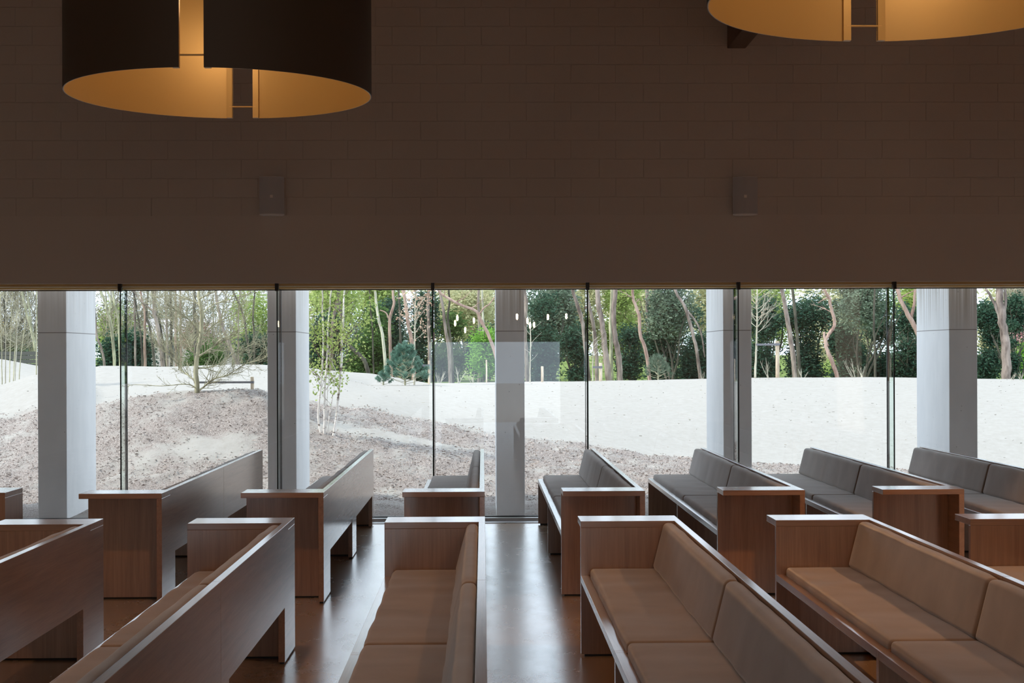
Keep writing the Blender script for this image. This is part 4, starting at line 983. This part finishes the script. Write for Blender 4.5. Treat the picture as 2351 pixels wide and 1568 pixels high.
# saplings
def sapling(label, path, wpx, Y, mat, side, L, name='sapling', leaves=None, nsub=3, z0=0.3, d0=1):
    b0 = W(*path[0], Y); g = gfull(b0.x, Y); loc = Vector((b0.x, Y, g)); t = empty(name, loc, label, 'tree')
    ps = wob([Vector((0, 0, -0.05))] + [W(u, v, Y) - loc for u, v in path[1:]], 0.004, 4); m = len(ps); r = wpx * Y / F / 2
    MB().tube(ps, [r * (1 - 0.6 * i / m) for i in range(m)], 8).build('trunk', mat, t, smooth=True)
    mb = MB(); tips = []
    for j in range(side):
        i = int(m * (z0 + (0.97 - z0) * j / side)); a = j * 2.4 + random.random(); i = min(i, m - 1)
        limb(mb, ps[i], (math.cos(a), math.sin(a) * 0.7, 0.55), L * random.uniform(0.6, 1.1), r * 0.42, d0, 0.3, 0.16, nsub, 0.7, 4, tips, 0.3)
    mb.build('branch', mat, t, smooth=True)
    if leaves is not None:
        mat_l, k, sz, spread = leaves
        TP = np.array([list(p) for p in tips] + [list(p) for p in ps[int(m * z0):]]); C = TP[rng.integers(0, len(TP), k)] + rng.normal(size=(k, 3)) * spread
        A = unit(k) * sz * rng.uniform(0.6, 1, k)[:, None]; B = np.cross(A, unit(k)); B /= np.linalg.norm(B, axis=1)[:, None]; B *= sz * 0.45
        quads('leaves', C, A, B, mat_l, t)
    return t
sapling('white sapling strapped to a tall stake in the sixth pane', [(1734, 867), (1735, 830), (1737, 790), (1738, 740), (1738, 700), (1739, 655), (1739, 600)], 5.5, 31, B_PALE, 26, 0.62, z0=0.42, leaves=(L_COPPER, 90, 0.020, 0.05), nsub=5, d0=2)
sapling('thin sapling with copper leaves behind the blue-green pine', [(951, 882), (951, 830), (952, 780), (953, 720), (954, 662), (954, 600)], 4.5, 29.5, B_PALE, 26, 0.42, z0=0.42, leaves=(L_COPPER, 600, 0.024, 0.05))
sapling('thin sapling with upturned twigs right of the middle column', [(1217, 877), (1217, 840), (1218, 800), (1218, 760), (1217, 730)], 3.5, 31, B_PALE, 8, 0.36, z0=0.35, nsub=0, d0=0)
sapling('thin budding sapling right of the fourth glass fin', [(1361, 873), (1361, 840), (1362, 812), (1362, 790), (1361, 760)], 3.5, 31, B_PALE, 7, 0.42, z0=0.45, nsub=2)
sapling('yellow-green straight stem beside the first concrete column', [(84, 858), (84, 800), (84, 740), (84, 660), (84, 600)], 3, 25, B_OLIVE, 10, 0.5, z0=0.3, nsub=3, d0=2)
# thin stems at the left edge
for u, ut, v, lab in ((5, 1, 884, 'thin reddish stem at the left edge, first of the slender group'), (12, 14, 884, 'thin pale stem, second of the slender group at the left edge'), (21, 27, 880, 'thin stem, third of the slender group at the left edge'),
                      (30, 40, 876, 'thin brown stem, fourth of the slender group at the left edge'), (34, 42, 873, 'pale birch-like stem, fifth of the slender group at the left edge'), (42, 62, 867, 'leaning stem, last of the slender group at the left edge')):
    sapling(lab, [(u, v), (u + (ut - u) * 0.2, 840), (u + (ut - u) * 0.6, 770), (ut, 700), (ut + 2, 655), (ut + 3, 600)], 2.6, 27.5, B_PALE if u in (12, 34) else B_OLIVE, 14, 0.5, 'thin_stem', z0=0.3, nsub=4, d0=2)
# bare twig shoots on the crest
for u, v, h, lab in ((1052, 881, 42, 'pale bare shoot on the sand crest just right of the third fin'), (1086, 880, 26, 'pale bare shoot on the crest left of the middle column'), (1008, 880, 38, 'leafy shoot hugging the third glass fin'),
                     (1762, 867, 50, 'budding shoot between white sapling and its stake'), (1843, 866, 26, 'small shoot right of the broad brown trunk'), (1960, 866, 52, 'tall budding shoot right of the red zigzag trunk'), (1978, 866, 36, 'second budding shoot left of the sixth fin'),
                     (1614, 873, 18, 'small green shoots at the foot of the bright column flank'), (2322, 880, 26, 'curled bare shoot at the foot of the massive trunk'), (2342, 872, 22, 'looping bare shoot at the right edge')):
    Y = 31.0; b0 = W(u, v, Y); g = gfull(b0.x, Y); t = empty('bare_shoot', (b0.x, Y, g), lab, 'plant', 'bare shoots on the sand crest')
    mb = MB(); H = h * Y / F
    for k in range(4): limb(mb, (random.uniform(-.03, .03), 0, -0.02), (random.uniform(-.6, .6), random.uniform(-.3, .3), 1), H * random.uniform(.6, 1.05), 0.009, 1, 0.1, 0.12, 3, 0.6, 5)
    mb.build('twigs', B_PALE, t, smooth=True)
